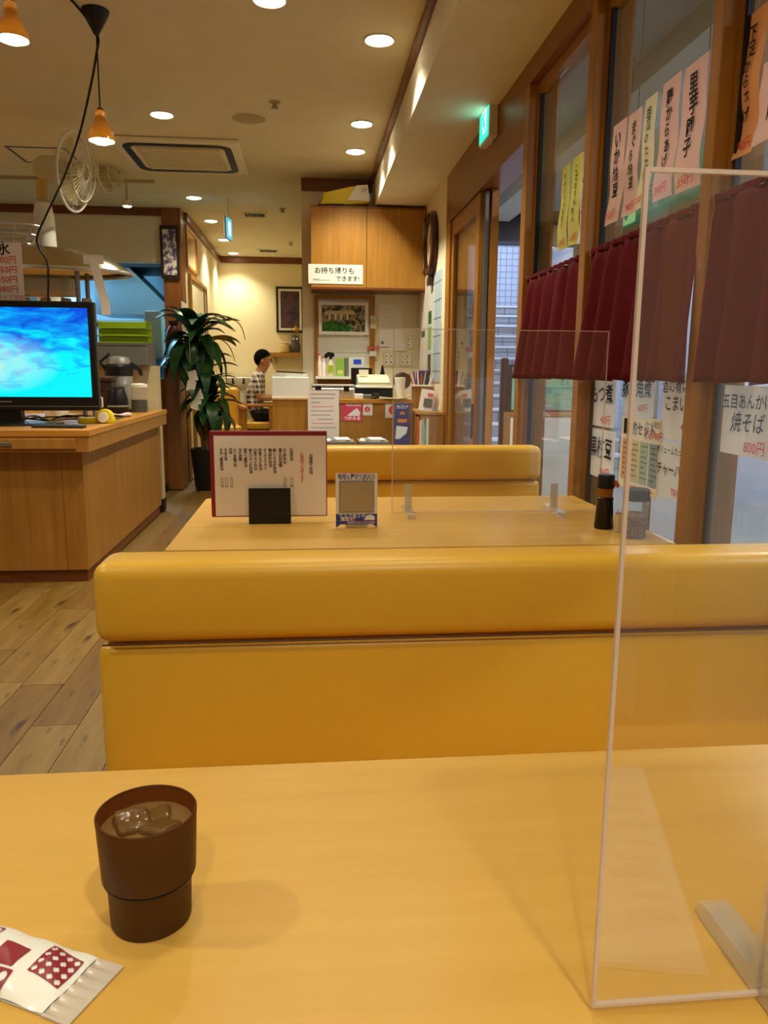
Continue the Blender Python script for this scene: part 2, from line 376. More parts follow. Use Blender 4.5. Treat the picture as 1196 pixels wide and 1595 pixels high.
# ---- sliding door leaves
def leaf(name, label, x, y0, y1, st0, st1):
    d = struct(MB().box(x-.004, x+.004, y0+st0, y1-st1, .12, 2.03).obj(name, 'window_glass')); d['label'] = label
    MB().box(x-.02, x+.02, y0, y0+st0, .01, 2.125).obj('stile', 'post_wood', d); MB().box(x-.02, x+.02, y1-st1, y1, .01, 2.125).obj('stile', 'post_wood', d)
    MB().box(x-.02, x+.02, y0+st0, y1-st1, 2.03, 2.125).obj('rail', 'post_wood', d); MB().box(x-.02, x+.02, y0+st0, y1-st1, .01, .12).obj('rail', 'post_wood', d)
    return d
d1 = leaf('door_1', 'glazed sliding door leaf beside the cash desk', .985, 4.48, 5.33, .09, .07)
MB().box(.96, .9645, 4.5, 4.545, .75, .95).obj('door_pull', 'matte_black', d1)
d2 = leaf('door_2', 'glazed sliding door leaf pushed open behind the first', 1.035, 4.39, 5.28, .10, .07)
MB().box(.985, 1.005, 4.415, 4.472, .02, 2.12).obj('metal_strip', 'dull_steel', d2)

# ================================================================== OUTSIDE: covered passage and stairs
mat('out_wall', 'b4b6c8', .6, var=.05, vscale=2); mat('out_ceiling', '8f9494', .8, var=.04); mat('out_floor', '77797a', .6); mat('beam_black', '14100f', .5)
tiles('out_tiles', 'b9c3d6', 'b2bccf', '7d8798', .1, .1, rot=(R(90), 0, 0))
tiles('riser_tiles', '8f949b', '868b92', '4c4e52', .24, .16, rot=(R(90), 0, 0))
o = wall('wall_outside_right', 'pale lilac wall across the covered passage', 'out_wall', (3.9, 4.0, -4, 13.2, -.1, 5))
wall('wall_outside_far', 'pale tiled wall above the outdoor stairs', 'out_tiles', (1.1, 3.9, 13.1, 13.2, -.1, 5))
wall('wall_outside_left', 'outer face of the building beside the stairs', 'out_wall', (1.08, 1.2, 6.9, 13.1, -.1, 5))
wall('ground_outside', 'paved floor of the covered passage', 'out_floor', (XW+.1, 3.9, -4, 9, -.12, 0))
co = wall('ceiling_outside', 'grey ceiling of the covered passage', 'out_ceiling', (XW+.14, 3.9, -4, 8.3, 2.75, 2.85))
MB().box(1.2, 3.9, 8.0, 8.3, 2.45, 2.75).obj('beam', 'beam_black', co)
mat('pale_rib', '9d9a86', .7)
MB().box(1.75, 2.0, -4, 7.9, 2.62, 2.75).obj('rib', 'pale_rib', co)
st = thing('staircase', 'grey tiled outdoor staircase rising beyond the open sliding door', 'staircase', (1.25, 9.0, 0))
mat('nosing', 'c9cdd0', .5)
for i in range(13):
    s_ = MB().box(0, 2.6, i*.3, i*.3+(.3 if i < 12 else .35), (i*.17-.17 if i else 0)+.0, i*.17+.14).obj('step', 'riser_tiles', st)
    MB().box(0, 2.6, i*.3-.02, i*.3+(.3 if i < 12 else .35), i*.17+.141, i*.17+.17).obj('nosing', 'nosing', s_)
# ceiling fittings outside
for (yy, lb) in ((3.2, 'bright outdoor ceiling light panel over the near windows'), (6.6, 'bright outdoor ceiling light panel near the stairs'), (.4, 'bright outdoor ceiling light panel beyond the front window')):
    lf = thing('light_panel', lb, 'ceiling light', (3.05, yy, 2.749))
    bx('housing', 'white', lf, -.2, .2, -.62, .62, -.05, 0)
    if 'lamp_cool' not in MATS: mat('lamp_cool', 'dfe9ff', .5, emit=9)
    bx('diffuser', 'lamp_cool', lf, -.17, .17, -.58, .58, -.058, -.0505)
    light('passage_lamp', 'AREA', (3.05, yy, 2.67), 88, (.9, .93, 1.0), .34, size_y=1.15)
light('stair_fill', 'AREA', (2.6, 10.8, 4.2), 120, (.78, .86, 1.0), 2.0, size_y=2.5)  # added area light without a fixture, brightens the stairs
rg = thing('ceiling_diffuser', 'round ringed air diffuser in the ceiling outside the middle window', 'vent', (2.05+.35, 4.0, 2.749))
for r0, r1, z in ((.36, .31, -.03), (.26, .21, -.02), (.16, .11, -.012)):
    MB().lathe([(r1, 0), (r1, z), (r1+.01, z-.008), (r0-.01, z-.008), (r0, z), (r0, 0)], n=36, cap0=False, cap1=False).obj('ring', 'out_ceiling', rg, smooth=True)
# green escape-route sign hanging outside
mat('green_sign', '1f9c7c', .5, emit=.25); mat('green_glow', 'b6f0a0', .5, emit=.6)
gs = thing('escape_sign', 'green escape route sign with white running man outside the middle window', 'sign', (1.32, 3.33, 1.725), -90)
bx('sign_panel', 'green_sign', gs, -.04, .82, 0, .03, 0, .19, bevel=.004)
bx('white_square', 'green_glow', gs, .02, .17, -.004, -.0005, .015, .175)
mb = MB().prism([(.025, .095), (.09, .03), (.11, .05), (.075, .085), (.16, .085), (.16, .105), (.075, .105), (.11, .14), (.09, .16)], -.008, -.0045); mb.obj('arrow', 'green_sign', gs)
text(gs, '非常口', .085, (.37, -.002, .1), 'white_ink', bold=.01)
bx('hanger', 'grey', gs, .1, .104, .01, .014, .1905, 1.024); bx('hanger', 'grey', gs, .66, .664, .01, .014, .1905, 1.024)
bx('base_rail', 'white_plastic', gs, -.1, .9, -.01, .04, -.05, -.001)
# standing notice board and sign outside the door
sb = thing('notice_board', 'brown post notice board with a green poster outside the door', 'notice board', (1.525, 6.0, 0), 0)
mat('green_poster', '7fbfa0', .6, var=.25, vscale=9); mat('brown_post', '4a2c1c', .5)
bx('post', 'brown_post', sb, -.03, .03, -.03, .03, 0, 1.25, bevel=.015)
bx('post', 'brown_post', sb, .6, .66, -.03, .03, 0, 1.25, bevel=.015)
bx('board', 'brown_post', sb, .03, .6, -.012, .012, .72, 1.2)
bx('poster', 'green_poster', sb, .06, .57, -.016, -.0125, .85, 1.18)
wsn = thing('standing_sign', 'white standing sign with handwriting outside the door jamb', 'sign', (1.375, 5.2, 0), 0)
bx('board', 'paper', wsn, .0, .45, 0, .02, .1, .84); bx('frame_side', 'panel_wood', wsn, -.04, -.001, -.01, .03, 0, .87); bx('frame_side', 'panel_wood', wsn, .451, .49, -.01, .03, 0, .87); bx('frame_top', 'panel_wood', wsn, 0, .45, -.01, .03, .841, .87)
text(wsn, 'お品書', .16, (.14, -.003, .52), 'blue_ink', vert=True, bold=.02)
# white advertising board with orange frame seen through the first window
ad = thing('poster_board', 'white poster board with an orange corner outside the first window', 'poster', (1.42, 4.2, 1.5), -90)
mat('ad_white', 'cfd2d0', .6); mat('ad_orange', 'd8502a', .6)
bx('board', 'ad_white', ad, 0, 1.1, 0, .02, 0, .62)
mb = MB().prism([(.13, 0), (1.1, 0), (1.1, .09), (.17, .09), (.17, .34), (.13, .38)], -.004, -.0005); mb.obj('corner_print', 'ad_orange', ad)
bx('post', 'dull_steel', ad, .05, .08, .0205, .045, -1.5, .6); bx('post', 'dull_steel', ad, 1.02, 1.05, .0205, .045, -1.5, .6)
bx('dark_label', 'dark_grey', ad, .16, .2, -.004, -.0005, .42, .58)
# white frames and pipes at the lower windows
pp = thing('blue_shutter', 'pale blue ribbed shutter beyond the lower panes', 'shutter', (2.3, .2, 0), -90)
mat('shutter_blue', 'b4bbd6', .5)
for i in range(24): bx('slat', 'shutter_blue', pp, -3.2+i*.25, -3.2+i*.25+.245, 0, .03+.01*(i % 2), 0, 1.28)

# ================================================================== TABLES AND BENCHES
TZ = .71
def table(label, x0, x1, y0, y1):
    t = thing('dining_table', label, 'table', ((x0+x1)/2, (y0+y1)/2, 0), 0, 'booth tables')
    w, d = (x1-x0)/2, (y1-y0)/2
    bx('tabletop', 'table_wood', t, -w, w, -d, d, TZ-.012, TZ, bevel=.002)
    bx('table_edge', 'table_edge', t, -w+.001, w-.001, -d+.001, d-.001, TZ-.036, TZ-.0125, bevel=.002)
    for sx in (-1, 1):
        p = MB().lathe([(.035, .02), (.035, TZ-.037)], (sx*(w-.3), 0, 0), 20).obj('leg', 'matte_black', t, smooth=True)
        bx('foot', 'matte_black', p, sx*(w-.3)-.03, sx*(w-.3)+.03, -.28, .28, 0, .0195, bevel=.006)
    return t
table('nearest wooden booth table with the brown tumbler on it', -.345, .93, .02, .785)
table('second wooden booth table carrying the upright red-framed menu', -.345, .925, 1.83, 2.60)

def rounded(x0, x1, z0, z1, r, n=6):
    """rounded rectangle outline, r per corner: bl, br, tr, tl"""
    out = []
    for (cx_, cz_, a0, rr) in ((x0, z0, 180, r[0]), (x1, z0, 270, r[1]), (x1, z1, 0, r[2]), (x0, z1, 90, r[3])):
        sx = 1 if cx_ == x0 else -1; sz = 1 if cz_ == z0 else -1
        for i in range(n+1):
            a = R(a0+90*i/n); out.append((cx_+sx*rr+rr*math.cos(a), cz_+sz*rr+rr*math.sin(a)))
    return out
def bench(label, x0, x1, yf, face, top=.838):
    """yf: plane of the backrest's padded face; face=-1 looks towards -y"""
    t = thing('bench_seat', label, 'bench', ((x0+x1)/2, yf, 0), 0 if face < 0 else 180, 'yellow vinyl booth benches')
    w = (x1-x0)/2
    def cushion(name, ya, yb, za, zb, bev, puff=0):
        me = MB().box(-w, w, ya, yb, za, zb).obj(name, 'vinyl', t)
        b = me.modifiers.new('bevel', 'BEVEL'); b.width = bev; b.segments = 5; b.limit_method = 'NONE'
        shade(me, 180); return me
    c = cushion('head_roll', -.012, .10, top-.136, top, .026)
    cushion('back_cushion', 0, .09, .40, top-.138, .022)
    cushion('seat_cushion', -.46, -.012, .33, .44, .03)
    bx('back_board', 'vinyl', t, -w+.004, w-.004, .05, .105, .02, top-.05, bevel=.01)
    bx('base', 'vinyl_dark', t, -w+.02, w-.02, -.42, .05, 0, .328)
    MB().tube([(-w+.012, -.004, top-.137), (w-.012, -.004, top-.137)], .0016, 6).obj('seam', 'vinyl_dark', t)
    return t
nb_ = bench('nearest yellow vinyl bench facing the camera across the front table', -.352, .94, 1.245, -1, top=.824)
w_ = (.94+.345)/2
me = MB().box(-w_, w_, .112, .56, .33, .44).obj('seat_cushion', 'vinyl', nb_, bevel=.03, seg=5); shade(me, 180)
bx('base', 'vinyl_dark', nb_, -w_+.02, w_-.02, .112, .52, 0, .328)
bench('farther yellow vinyl bench behind the second table', -.36, .935, 3.03, -1, top=.842)

# ================================================================== THINGS ON THE NEAR TABLE
# ---- stepped brown tumbler
m, nt, b = _base('smoke_plastic')
b.inputs['Base Color'].default_value = (*lin('6e441c'), 1); b.inputs['Roughness'].default_value = .32
tr = nt.nodes.new('ShaderNodeBsdfTransparent'); tr.inputs[0].default_value = (.42, .2, .07, 1)
ms = nt.nodes.new('ShaderNodeMixShader'); ms.inputs[0].default_value = .55
nt.links.new(b.outputs[0], ms.inputs[1]); nt.links.new(tr.outputs[0], ms.inputs[2]); nt.links.new(ms.outputs[0], nt.nodes['Material Output'].inputs[0])
tum = thing('tumbler', 'stepped translucent brown plastic tumbler of iced water', 'tumbler', (-.126, .552, TZ+.0005)); tum.scale = (.945, .945, .945)
MB().lathe([(.0312, 0), (.0322, .002), (.0334, .0385), (.0345, .0405), (.0372, .0425), (.0395, .0935), (.0392, .0945), (.0378, .0945), (.0374, .0935), (.0355, .044), (.0332, .042), (.0318, .039), (.0308, .006), (.001, .0055)], n=48, cap0=True, cap1=False).obj('cup', 'smoke_plastic', tum, smooth=True)
MB().tube([(.0386*math.cos(2*math.pi*i/48), .0386*math.sin(2*math.pi*i/48), .0945) for i in range(48)], .0011, 6, closed=True).obj('rim', 'smoke_plastic', tum, smooth=True)
MB().tube([(.0355*math.cos(2*math.pi*i/48), .0355*math.sin(2*math.pi*i/48), .0405) for i in range(48)], .0010, 6, closed=True).obj('step_ring', 'black', tum, smooth=True)
m, nt, b = _base('water')
b.inputs['Base Color'].default_value = (.30, .155, .05, 1); b.inputs['Roughness'].default_value = .03
tr = nt.nodes.new('ShaderNodeBsdfTransparent'); tr.inputs[0].default_value = (.8, .55, .28, 1)
ms = nt.nodes.new('ShaderNodeMixShader'); ms.inputs[0].default_value = .45
nt.links.new(b.outputs[0], ms.inputs[1]); nt.links.new(tr.outputs[0], ms.inputs[2]); nt.links.new(ms.outputs[0], nt.nodes['Material Output'].inputs[0])
wt = stuff(tag(MB().lathe([(.029, .0065), (.0303, .040), (.0318, .0445), (.0350, .0465), (.0366, .0815)], n=40).obj('water', 'water', loc=(-.126, .552, TZ+.0005), rot=(0, 0, 0), smooth=True), 'cold water filling the brown tumbler', 'water'))
wt.scale = (.945, .945, .945)
mat('ice', 'a87840', .1, trans=.7, ior=1.31, bump=.3, bscale=90)
for i, (dx, dy, dz, rot, sz) in enumerate([(-.013, .004, .080, (12, 8, 25), .0135), (.012, -.006, .079, (-8, 10, 60), .0125), (.006, .017, .077, (5, -12, 10), .011)]):
    ic = MB().box(-sz, sz, -sz, sz, -sz*.8, sz*.8).obj('ice_cube', 'ice', bevel=.004, seg=3, loc=(-.126+dx*.94, .552+dy*.94, TZ+dz*.945-.003), rot=tuple(R(q) for q in rot))
    shade(ic, 60); tag(ic, ['larger ice cube at the left in the tumbler', 'ice cube at the front right in the tumbler', 'small ice cube at the back of the tumbler'][i], 'ice cube', 'ice in the tumbler')
# ---- wet towel packet
pk = thing('towel_packet', 'white wet towel packet with dark red check print on the front table', 'packet', (0, 0, TZ+.0005))
C0 = on_z(193, 1508, TZ); C1 = on_z(95, 1597, TZ); C2 = on_z(-10, 1440, TZ)
ax = Vector((C2.x-C0.x, C2.y-C0.y, 0)).normalized(); wid = (C1-C0).length; ay = Vector((-ax.y, ax.x, 0))
if ay.dot(C1-C0) < 0: ay = -ay
pk.location = (C0.x, C0.y, TZ+.0005)
def pkp(a, b_, z): p = ax*a+ay*b_; return (p.x, p.y, z)
mat('film', 'eae6e0', .22, bump=.25, bscale=45); mat('film_seal', 'd8c8b8', .25, alpha=.75, bump=.2, bscale=60); mat('maroon', '8c2432', .35)
PKL = .17
mb = MB(); mb.grid(lambda u, v: pkp(.022+u*PKL, .001+v*(wid-.002), .002+.0095*(math.sin(math.pi*v)**.6)*min(1, u*7, (1-u)*7+.1)+.0007*math.sin(u*31+v*9)), 44, 22)
mb.grid(lambda u, v: pkp(.022+(1-u)*PKL, .001+v*(wid-.002), .0004), 4, 4)
mb.obj('pouch', 'film', pk, smooth=True)
mb = MB(); mb.grid(lambda u, v: pkp(u*.022, v*wid, .0012+.0010*math.sin(v*40)*u), 6, 60); mb.grid(lambda u, v: pkp((1-u)*.022, v*wid, .0004), 2, 4); mb.obj('sealed_end', 'film_seal', pk, smooth=True)
def pz(a, b_): u = (a-.022)/PKL; v = b_/wid; return .002+.0095*(math.sin(math.pi*min(.999, max(.001, v)))**.6)*min(1, u*7, (1-u)*7+.1)+.0008+.0007*math.sin(u*31+v*9)
def patch(a0, a1, b0, b1, name='print', hole=None):
    mb = MB(); n = 24
    for i in range(n):
        for j in range(n):
            u = (i+.5)/n; v = (j+.5)/n
            if hole and hole(u, v): continue
            q = []
            for di, dj in ((0, 0), (1, 0), (1, 1), (0, 1)):
                a = a0+(a1-a0)*(i+di)/n; b__ = b0+(b1-b0)*(j+dj)/n; q.append(pkp(a, b__, pz(a, b__)))
            mb.add(q, [(0, 1, 2, 3)])
    return mb.obj(name, 'maroon', pk)
def rings(k):
    return lambda u, v: (((u*k) % 1-.5)**2*1.0+((v*k) % 1-.5)**2*1.0) < .11
patch(.026, .052, .010, .036, hole=rings(4)); patch(.064, .086, .020, .038); patch(.060, .082, .040, .060, hole=rings(2.0)); patch(.100, .125, .008, .030, hole=rings(3)); patch(.098, .12, .036, .06)
PYM = .432
# ---- clear partitions
def partition(label, x0, x1, y, top, feet):
    t = thing('clear_partition', label, 'partition', (x0, y, TZ+.0005), 0, 'clear partitions on the tables')
    w, h = x1-x0, top-TZ
    bx('panel', 'acrylic', t, .0025, w-.0025, -.0015, .0015, .0065, h-.0025)
    bx('edge', 'acrylic_edge', t, 0, .0024, -.0016, .0016, .004, h); bx('edge', 'acrylic_edge', t, w-.0024, w, -.0016, .0016, .004, h)
    bx('edge', 'acrylic_edge', t, .0025, w-.0025, -.0016, .0016, h-.0024, h); bx('edge', 'acrylic_edge', t, .0025, w-.0025, -.0016, .0016, .004, .0064)
    for fx in feet:
        f = MB()
        f.prism_x([(-.085, 0), (.085, 0), (.085, .012), (.075, .016), (.012, .016), (.006, .05), (.004, .09), (.0022, .09), (.0022, .004), (-.0022, .004), (-.0022, .09), (-.004, .09), (-.006, .05), (-.012, .016), (-.075, .016), (-.085, .012)], fx-.011, fx+.011)
        f.obj('foot', 'acrylic_foot', t, bevel=.001)
    return t
clear('acrylic_foot', (.93, .92, .9), 1.49, rough=.05, haze=.22, hazecol=(.9, .87, .8), boost=1.6)
partition('clear acrylic partition standing on the front table', .184, .184+.60, PYM, 1.241, (.128, .47))
partition('clear acrylic partition standing on the second table', .245, .89, 2.27, 1.256, (.05, .50))
# ---- paper menu lying beside the camera, mirrored in the partition
PYM = .432
lm = thing('paper_menu', 'white paper menu lying flat at the right of the front table', 'menu', (0, 0, TZ+.0005))
mc = [on_z(*q, TZ) for q in ((1002, 1198), (1102, 1517), (905, 1500), (890, 1192))]
mc = [(p.x, 2*PYM-p.y) for p in mc]
MB().prism_z(mc[::-1], 0, .0008).obj('sheet', 'white', lm)
o0, e1, e2 = Vector(mc[0]), Vector(mc[3])-Vector(mc[0]), Vector(mc[1])-Vector(mc[0])
for i in range(8):
    a = o0+e2*(.2+.085*i)+e1*.15; b__ = a+e1*(.4+.1*(i % 3)); d_ = e2.normalized()*.006
    MB().prism_z([(a.x, a.y), (b__.x, b__.y), (b__.x+d_.x, b__.y+d_.y), (a.x+d_.x, a.y+d_.y)], .00085, .0011).obj('print_line', 'beige', lm)

# ================================================================== THINGS ON THE SECOND TABLE
mn = thing('menu_board', 'upright menu board with dark red border on the second table', 'menu', (-.112, 2.165, TZ+.016))
MW, MH = .324, .243
fr = bx('cover', 'red_cover', mn, -MW/2, MW/2, 0, .008, 0, MH, bevel=.003)
bx('page', 'paper_pink', mn, -MW/2+.012, MW/2-.003, -.0025, -.0003, .004, MH-.014) if 'paper_pink' in MATS else (mat('paper_pink', 'eedfd2', .6), bx('page', 'paper_pink', mn, -MW/2+.012, MW/2-.003, -.0025, -.0003, .004, MH-.014))
cols = ['お持帰り弁当', '焼肉弁当', 'から揚弁当', '幕の内弁当類', '豚しょうが焼弁当', '鶏の照焼弁当', 'ミックスフライ', '海老フライ弁当', '白身フライ弁当', '鮭のバター焼弁当', '豚かつ重弁当', '牛焼肉重', 'カツ丼親子丼', '天丼', 'そぼろ丼', 'チキン南蛮弁当']
xs = [.117, .063, .044, .032, .016, .004, -.010, -.024, -.037, -.050, -.064, -.078, -.093, -.104, -.118, -.130]
for i, (s_, x) in enumerate(zip(cols, xs)):
    if i < 1: text(mn, s_, .0115, (x, -.0032, .150), 'grey_ink', vert=True, line=.82, bold=.015)
    else:
        text(mn, s_, .0105, (x, -.0032, .195-.0046*len(s_)), 'grey_ink', vert=True, line=.82, bold=.015)
        if i in (1, 2, 13, 14, 15): text(mn, '六〇〇円', .0095, (x, -.0032, .098), 'grey_ink', vert=True, line=.82)
text(mn, 'お電話でも承ります', .0115, (.092, -.0032, .14), 'red_ink', vert=True, line=.82)
ms_ = thing('menu_stand', 'black plastic stand holding the red-framed menu', 'stand', (-.111, 2.155, TZ+.0005))
MB().prism_x([(-.012, 0), (.05, 0), (.05, .015), (.0065, .015), (.0065, .04), (.0035, .04), (.0035, .005), (-.008, .005), (-.008, .028), (-.0055, .10), (-.0075, .10), (-.012, .03)], -.058, .058).obj('holder', 'black', ms_, bevel=.001)
bx('lip', 'black', ms_, -.058, .058, -.015, -.012, 0, .03, bevel=.001)
mk = thing('mask_sign', 'small blue and white card stand with a mirror about wearing masks', 'sign', (.128, 2.075, TZ+.0005))
mat('sign_blue', '2a459c', .4); mat('reflection_tone', 'b4a68a', .3, metal=.25)  # the mirror's reflected beige is put into its base colour
MB().prism([(-.057, 0), (-.05, .004), (-.045, .0085), (.045, .0085), (.05, .004), (.057, 0), (.057, .15), (-.057, .15)], 0, .004).obj('card', 'white', mk)
MB().prism([(-.0565, .0005), (-.05, .0045), (-.045, .009), (.045, .009), (.05, .0045), (.0565, .0005), (.0565, .038), (-.0565, .038)], -.0012, -.0003).obj('blue_base', 'sign_blue', mk)
bx('mirror_frame', 'blue_ink', mk, -.0475, .0475, -.0013, -.0004, .0425, .1285); bx('mirror', 'reflection_tone', mk, -.046, .046, -.0025, -.0014, .044, .127)
bx('red_line', 'red_ink', mk, -.057, .057, 0, .004, .1502, .1515); bx('red_line', 'red_ink', mk, -.055, .055, -.0022, -.0013, .0185, .0193)
MB().prism_x([(.0045, 0), (.055, 0), (.055, .002), (.0065, .09), (.0045, .09)], -.03, .03).obj('prop', 'white', mk)
text(mk, '会話に夢中のあなた', .0115, (0, -.001, .1425), 'blue_ink', bold=.01); text(mk, 'マスクしていますか?', .0105, (0, -.001, .1335), 'blue_ink', bold=.01)
text(mk, 'マスク会食の', .0125, (-.012, -.002, .0325), 'white_ink', bold=.015); text(mk, '徹底を!', .0125, (-.024, -.002, .0235), 'white_ink', bold=.015); text(mk, '感染拡大防止協力店舗', .0075, (.012, -.002, .0135), 'white_ink')
MB().prism([(.02, .021), (.05, .021), (.05, .03), (.04, .036), (.028, .034)], -.0019, -.0013).obj('mask_print', 'white_ink', mk)
# condiments
def soy(loc):
    t = thing('soy_sauce_bottle', 'dark soy sauce bottle with a black cap on the second table', 'bottle', loc)
    mat('soy_glass', '120705', .12); mat('amber_neck', 'b06a20', .25, trans=.4)
    MB().lathe([(.0255, 0), (.027, .004), (.0215, .078), (.0225, .08), (.0225, .086), (.02, .088)], n=28).obj('body', 'soy_glass', t, smooth=True)
    MB().lathe([(.02, .0882), (.0205, .108), (.021, .112)], n=28).obj('neck', 'amber_neck', t, smooth=True)
    MB().lathe([(.0228, .1125), (.0232, .114), (.0225, .146), (.021, .149)], n=28).obj('cap', 'matte_black', t, smooth=True)
    MB().prism([(.022, .118), (.034, .112), (.037, .12), (.03, .132), (.022, .134)], -.006, .006).obj('spout', 'orange_plastic', t)
mat('orange_plastic', 'd9701c', .4)
soy((.812, 2.03, TZ+.0005))
tp = thing('toothpick_cup', 'small cream cup of toothpicks beside the soy sauce', 'cup', (.835, 1.975, TZ+.0005))
MB().lathe([(.0125, 0), (.0135, .002), (.0155, .05), (.0142, .05), (.0125, .004)], n=24, cap1=True).obj('cup', 'cream_plastic', tp, smooth=True)
mat('pick', 'd8bd88', .6)
for i in range(7):
    a = i*.9; MB().tube([(.005*math.cos(a), .005*math.sin(a), .006), (.011*math.cos(a), .011*math.sin(a), .062)], .0009, 5).obj('toothpick', 'pick', tp)
sj = thing('sesame_jar', 'clear jar of brown sesame with a dark grey lid on the second table', 'jar', (.846, 1.905, TZ+.0005))
clear('jar_plastic', (.93, .92, .88), 1.45, haze=.06)
m, nt, b = _base('sesame')
tc = nt.nodes.new('ShaderNodeTexCoord'); vo = nt.nodes.new('ShaderNodeTexVoronoi'); vo.inputs['Scale'].default_value = 380
rr = nt.nodes.new('ShaderNodeValToRGB'); rr.color_ramp.elements[0].color = (*lin('2a1608'), 1); rr.color_ramp.elements[1].color = (*lin('a9824a'), 1); rr.color_ramp.elements[0].position = .2; rr.color_ramp.elements[1].position = .9
nt.links.new(tc.outputs['Object'], vo.inputs['Vector']); nt.links.new(vo.outputs['Color'], rr.inputs[0]); nt.links.new(rr.outputs[0], b.inputs['Base Color'])
MB().lathe([(.0285, 0), (.030, .003), (.031, .092), (.0285, .098)], n=32).obj('glass', 'jar_plastic', sj, smooth=True)
MB().lathe([(.0265, .003), (.0285, .006), (.0293, .058), (.022, .066), (.006, .062)], n=32).obj('sesame_seed', 'sesame', sj, smooth=True)
MB().lathe([(.0325, .0985), (.0335, .1), (.0328, .126), (.030, .129)], n=32).obj('lid', 'dark_grey', sj, smooth=True)

# ================================================================== PAPERS ON THE WINDOWS
XS = 1.004
def strip(label, m, tl, tr, bl, words, price, group, name='menu_strip', wob=.035, bold=.026, plane=XS, curl=.012, top_pad=.10, fill=.66, sx=.9):
    a = on_x(*tl, plane); b_ = on_x(*tr, plane); c = on_x(*bl, plane)
    w = abs(a.y-b_.y); h = a.z-c.z
    ph = random.random()*3
    def fn(u, v): return (u*w, -.0006-curl*(math.sin(math.pi*v*1.5+ph)**2)*v-.004*math.sin(u*3+ph)*v, -v*h)
    mb = MB(); mb.grid(lambda u, v: fn(u, 1-v), 4, 16, th=.0006)
    o = mb.obj(name, m, loc=(plane, a.y, a.z), rot=(0, 0, R(-90)), smooth=True); tag(o, label, 'menu', group)
    n = len(words); step = h*fill/n; size = min(step*1.06, w*.82)
    yy = h*top_pad
    me = MB()
    for i, ch in enumerate(words):
        v = (yy+step*(i+.5))/h; k = 1.0 if i < 2 else .88
        text(o, ch, size*k, (w*(.5+.04*math.sin(i*2.1)), fn(.5, v)[1]-.0018-curl*.08, -v*h), 'ink', bold=bold, wob=wob, name='character', sx=sx)
    if price: text(o, price, w*.30, (w*.5, fn(.5, .92)[1]-.003, -h*.92), 'red_ink', wob=.03, name='price', bold=.01)
    return o
G1 = 'handwritten menu strips on the upper window panes'
strip('leftmost pink menu strip in the row on the middle window', 'pink_paper', (956, 198), (977, 185), (944, 355), 'いか納豆', '350円', G1)
strip('second pink menu strip, hanging left of the cream one', 'pink_paper', (980, 181), (1001, 162), (968, 341), 'まぐろ納豆', '380円', G1)
strip('cream coloured menu strip between the pink ones on the middle window', 'cream_paper', (1006, 157), (1025, 140), (997, 328), '胡瓜のたたき', '250円', G1, bold=.015)
strip('pink menu strip just right of the cream strip', 'pink_paper', (1034, 132), (1062, 113), (1025, 315), '鶏からあげ', '390円', G1)
strip('large pink menu strip beside the window post with bold lettering', 'pink_paper', (1068, 108), (1105, 84), (1060, 301), '里芋団子', '350円', G1, bold=.028)
strip('big orange menu strip on the window nearest the camera', 'orange_paper', (1159, 32), (1198, 4), (1139, 255), '下足からあげ', '390円', G1, bold=.022, curl=.02)
strip('pale pink menu strip at the right edge of the picture', 'pink_paper', (1190, 100), (1240, 60), (1180, 230), 'たこ唐', '', G1)
strip('yellow menu strip with small lettering, the left one of two', 'yellow_paper', (877, 262), (889, 254), (870, 392), 'きゅうりの浅漬け', '250円', G1, bold=.01)
strip('yellow menu strip next to the wooden post, the right one of two', 'yellow_paper', (893, 248), (908, 238), (887, 384), 'こだわりもめん', '300円', G1, bold=.02)
strip('narrow white menu strip half hidden by the window post', 'thin_white', (909.5, 236), (922, 226), (904, 380), '冷奴', '', G1)
def sheet(label, tl, tr, bl, lines, group, m='thin_white', prices=(), wob=.03, plane=XS, tilt=0):
    a = on_x(*tl, plane); b_ = on_x(*tr, plane); c = on_x(*bl, plane); w = abs(a.y-b_.y); h = a.z-c.z
    mb = MB(); mb.grid(lambda u, v: (u*w, -.0006-.004*math.sin(u*math.pi)*(1-v), -(1-v)*h), 6, 6, th=.0006)
    o = mb.obj('paper_notice', m, loc=(plane, a.y, a.z), rot=(0, R(tilt), R(-90)), smooth=True); tag(o, label, 'notice', group)
    for s_, u, v, k, bd in lines: text(o, s_, w*k, (u*w, -.007, -v*h), 'ink', bold=bd, wob=wob, sx=.92)
    for s_, u, v, k in prices: text(o, s_, w*k, (u*w, -.007, -v*h), 'red_ink', wob=.02, name='price', bold=.008)
    return o, w, h
G2 = 'handwritten notices on the lower window panes'
sheet('white handwritten notice tucked under the curtain at the left', (925, 583), (961, 582), (920, 661), [('もつ煮', .5, .4, .34, .018)], G2, prices=[('400円', .7, .87, .17)])
sheet('white handwritten notice above the soy sauce bottle', (922, 666), (959, 672), (916, 737), [('黒枝豆', .5, .4, .34, .018)], G2, prices=[('380円', .7, .88, .17)])
sheet('white handwritten notice directly above the pastel price table', (975, 578), (1022, 578), (973, 645), [('豚の角煮', .48, .42, .27, .018)], G2, prices=[('600円', .72, .82, .13)])
sheet('white handwritten two-line notice beside the window post', (1036, 582), (1095, 582), (1033, 683), [('酒の肴に', .38, .2, .2, .012), ('こまい', .42, .46, .22, .018)], G2, prices=[('400円', .75, .78, .12)])
sheet('white handwritten notice at the bottom beside the window post', (1030, 685), (1086, 697), (1025, 771), [('ボリュームたっぷり', .42, .16, .115, .012), ('チャーハン', .42, .5, .19, .018)], G2, prices=[('700円', .6, .86, .13)])
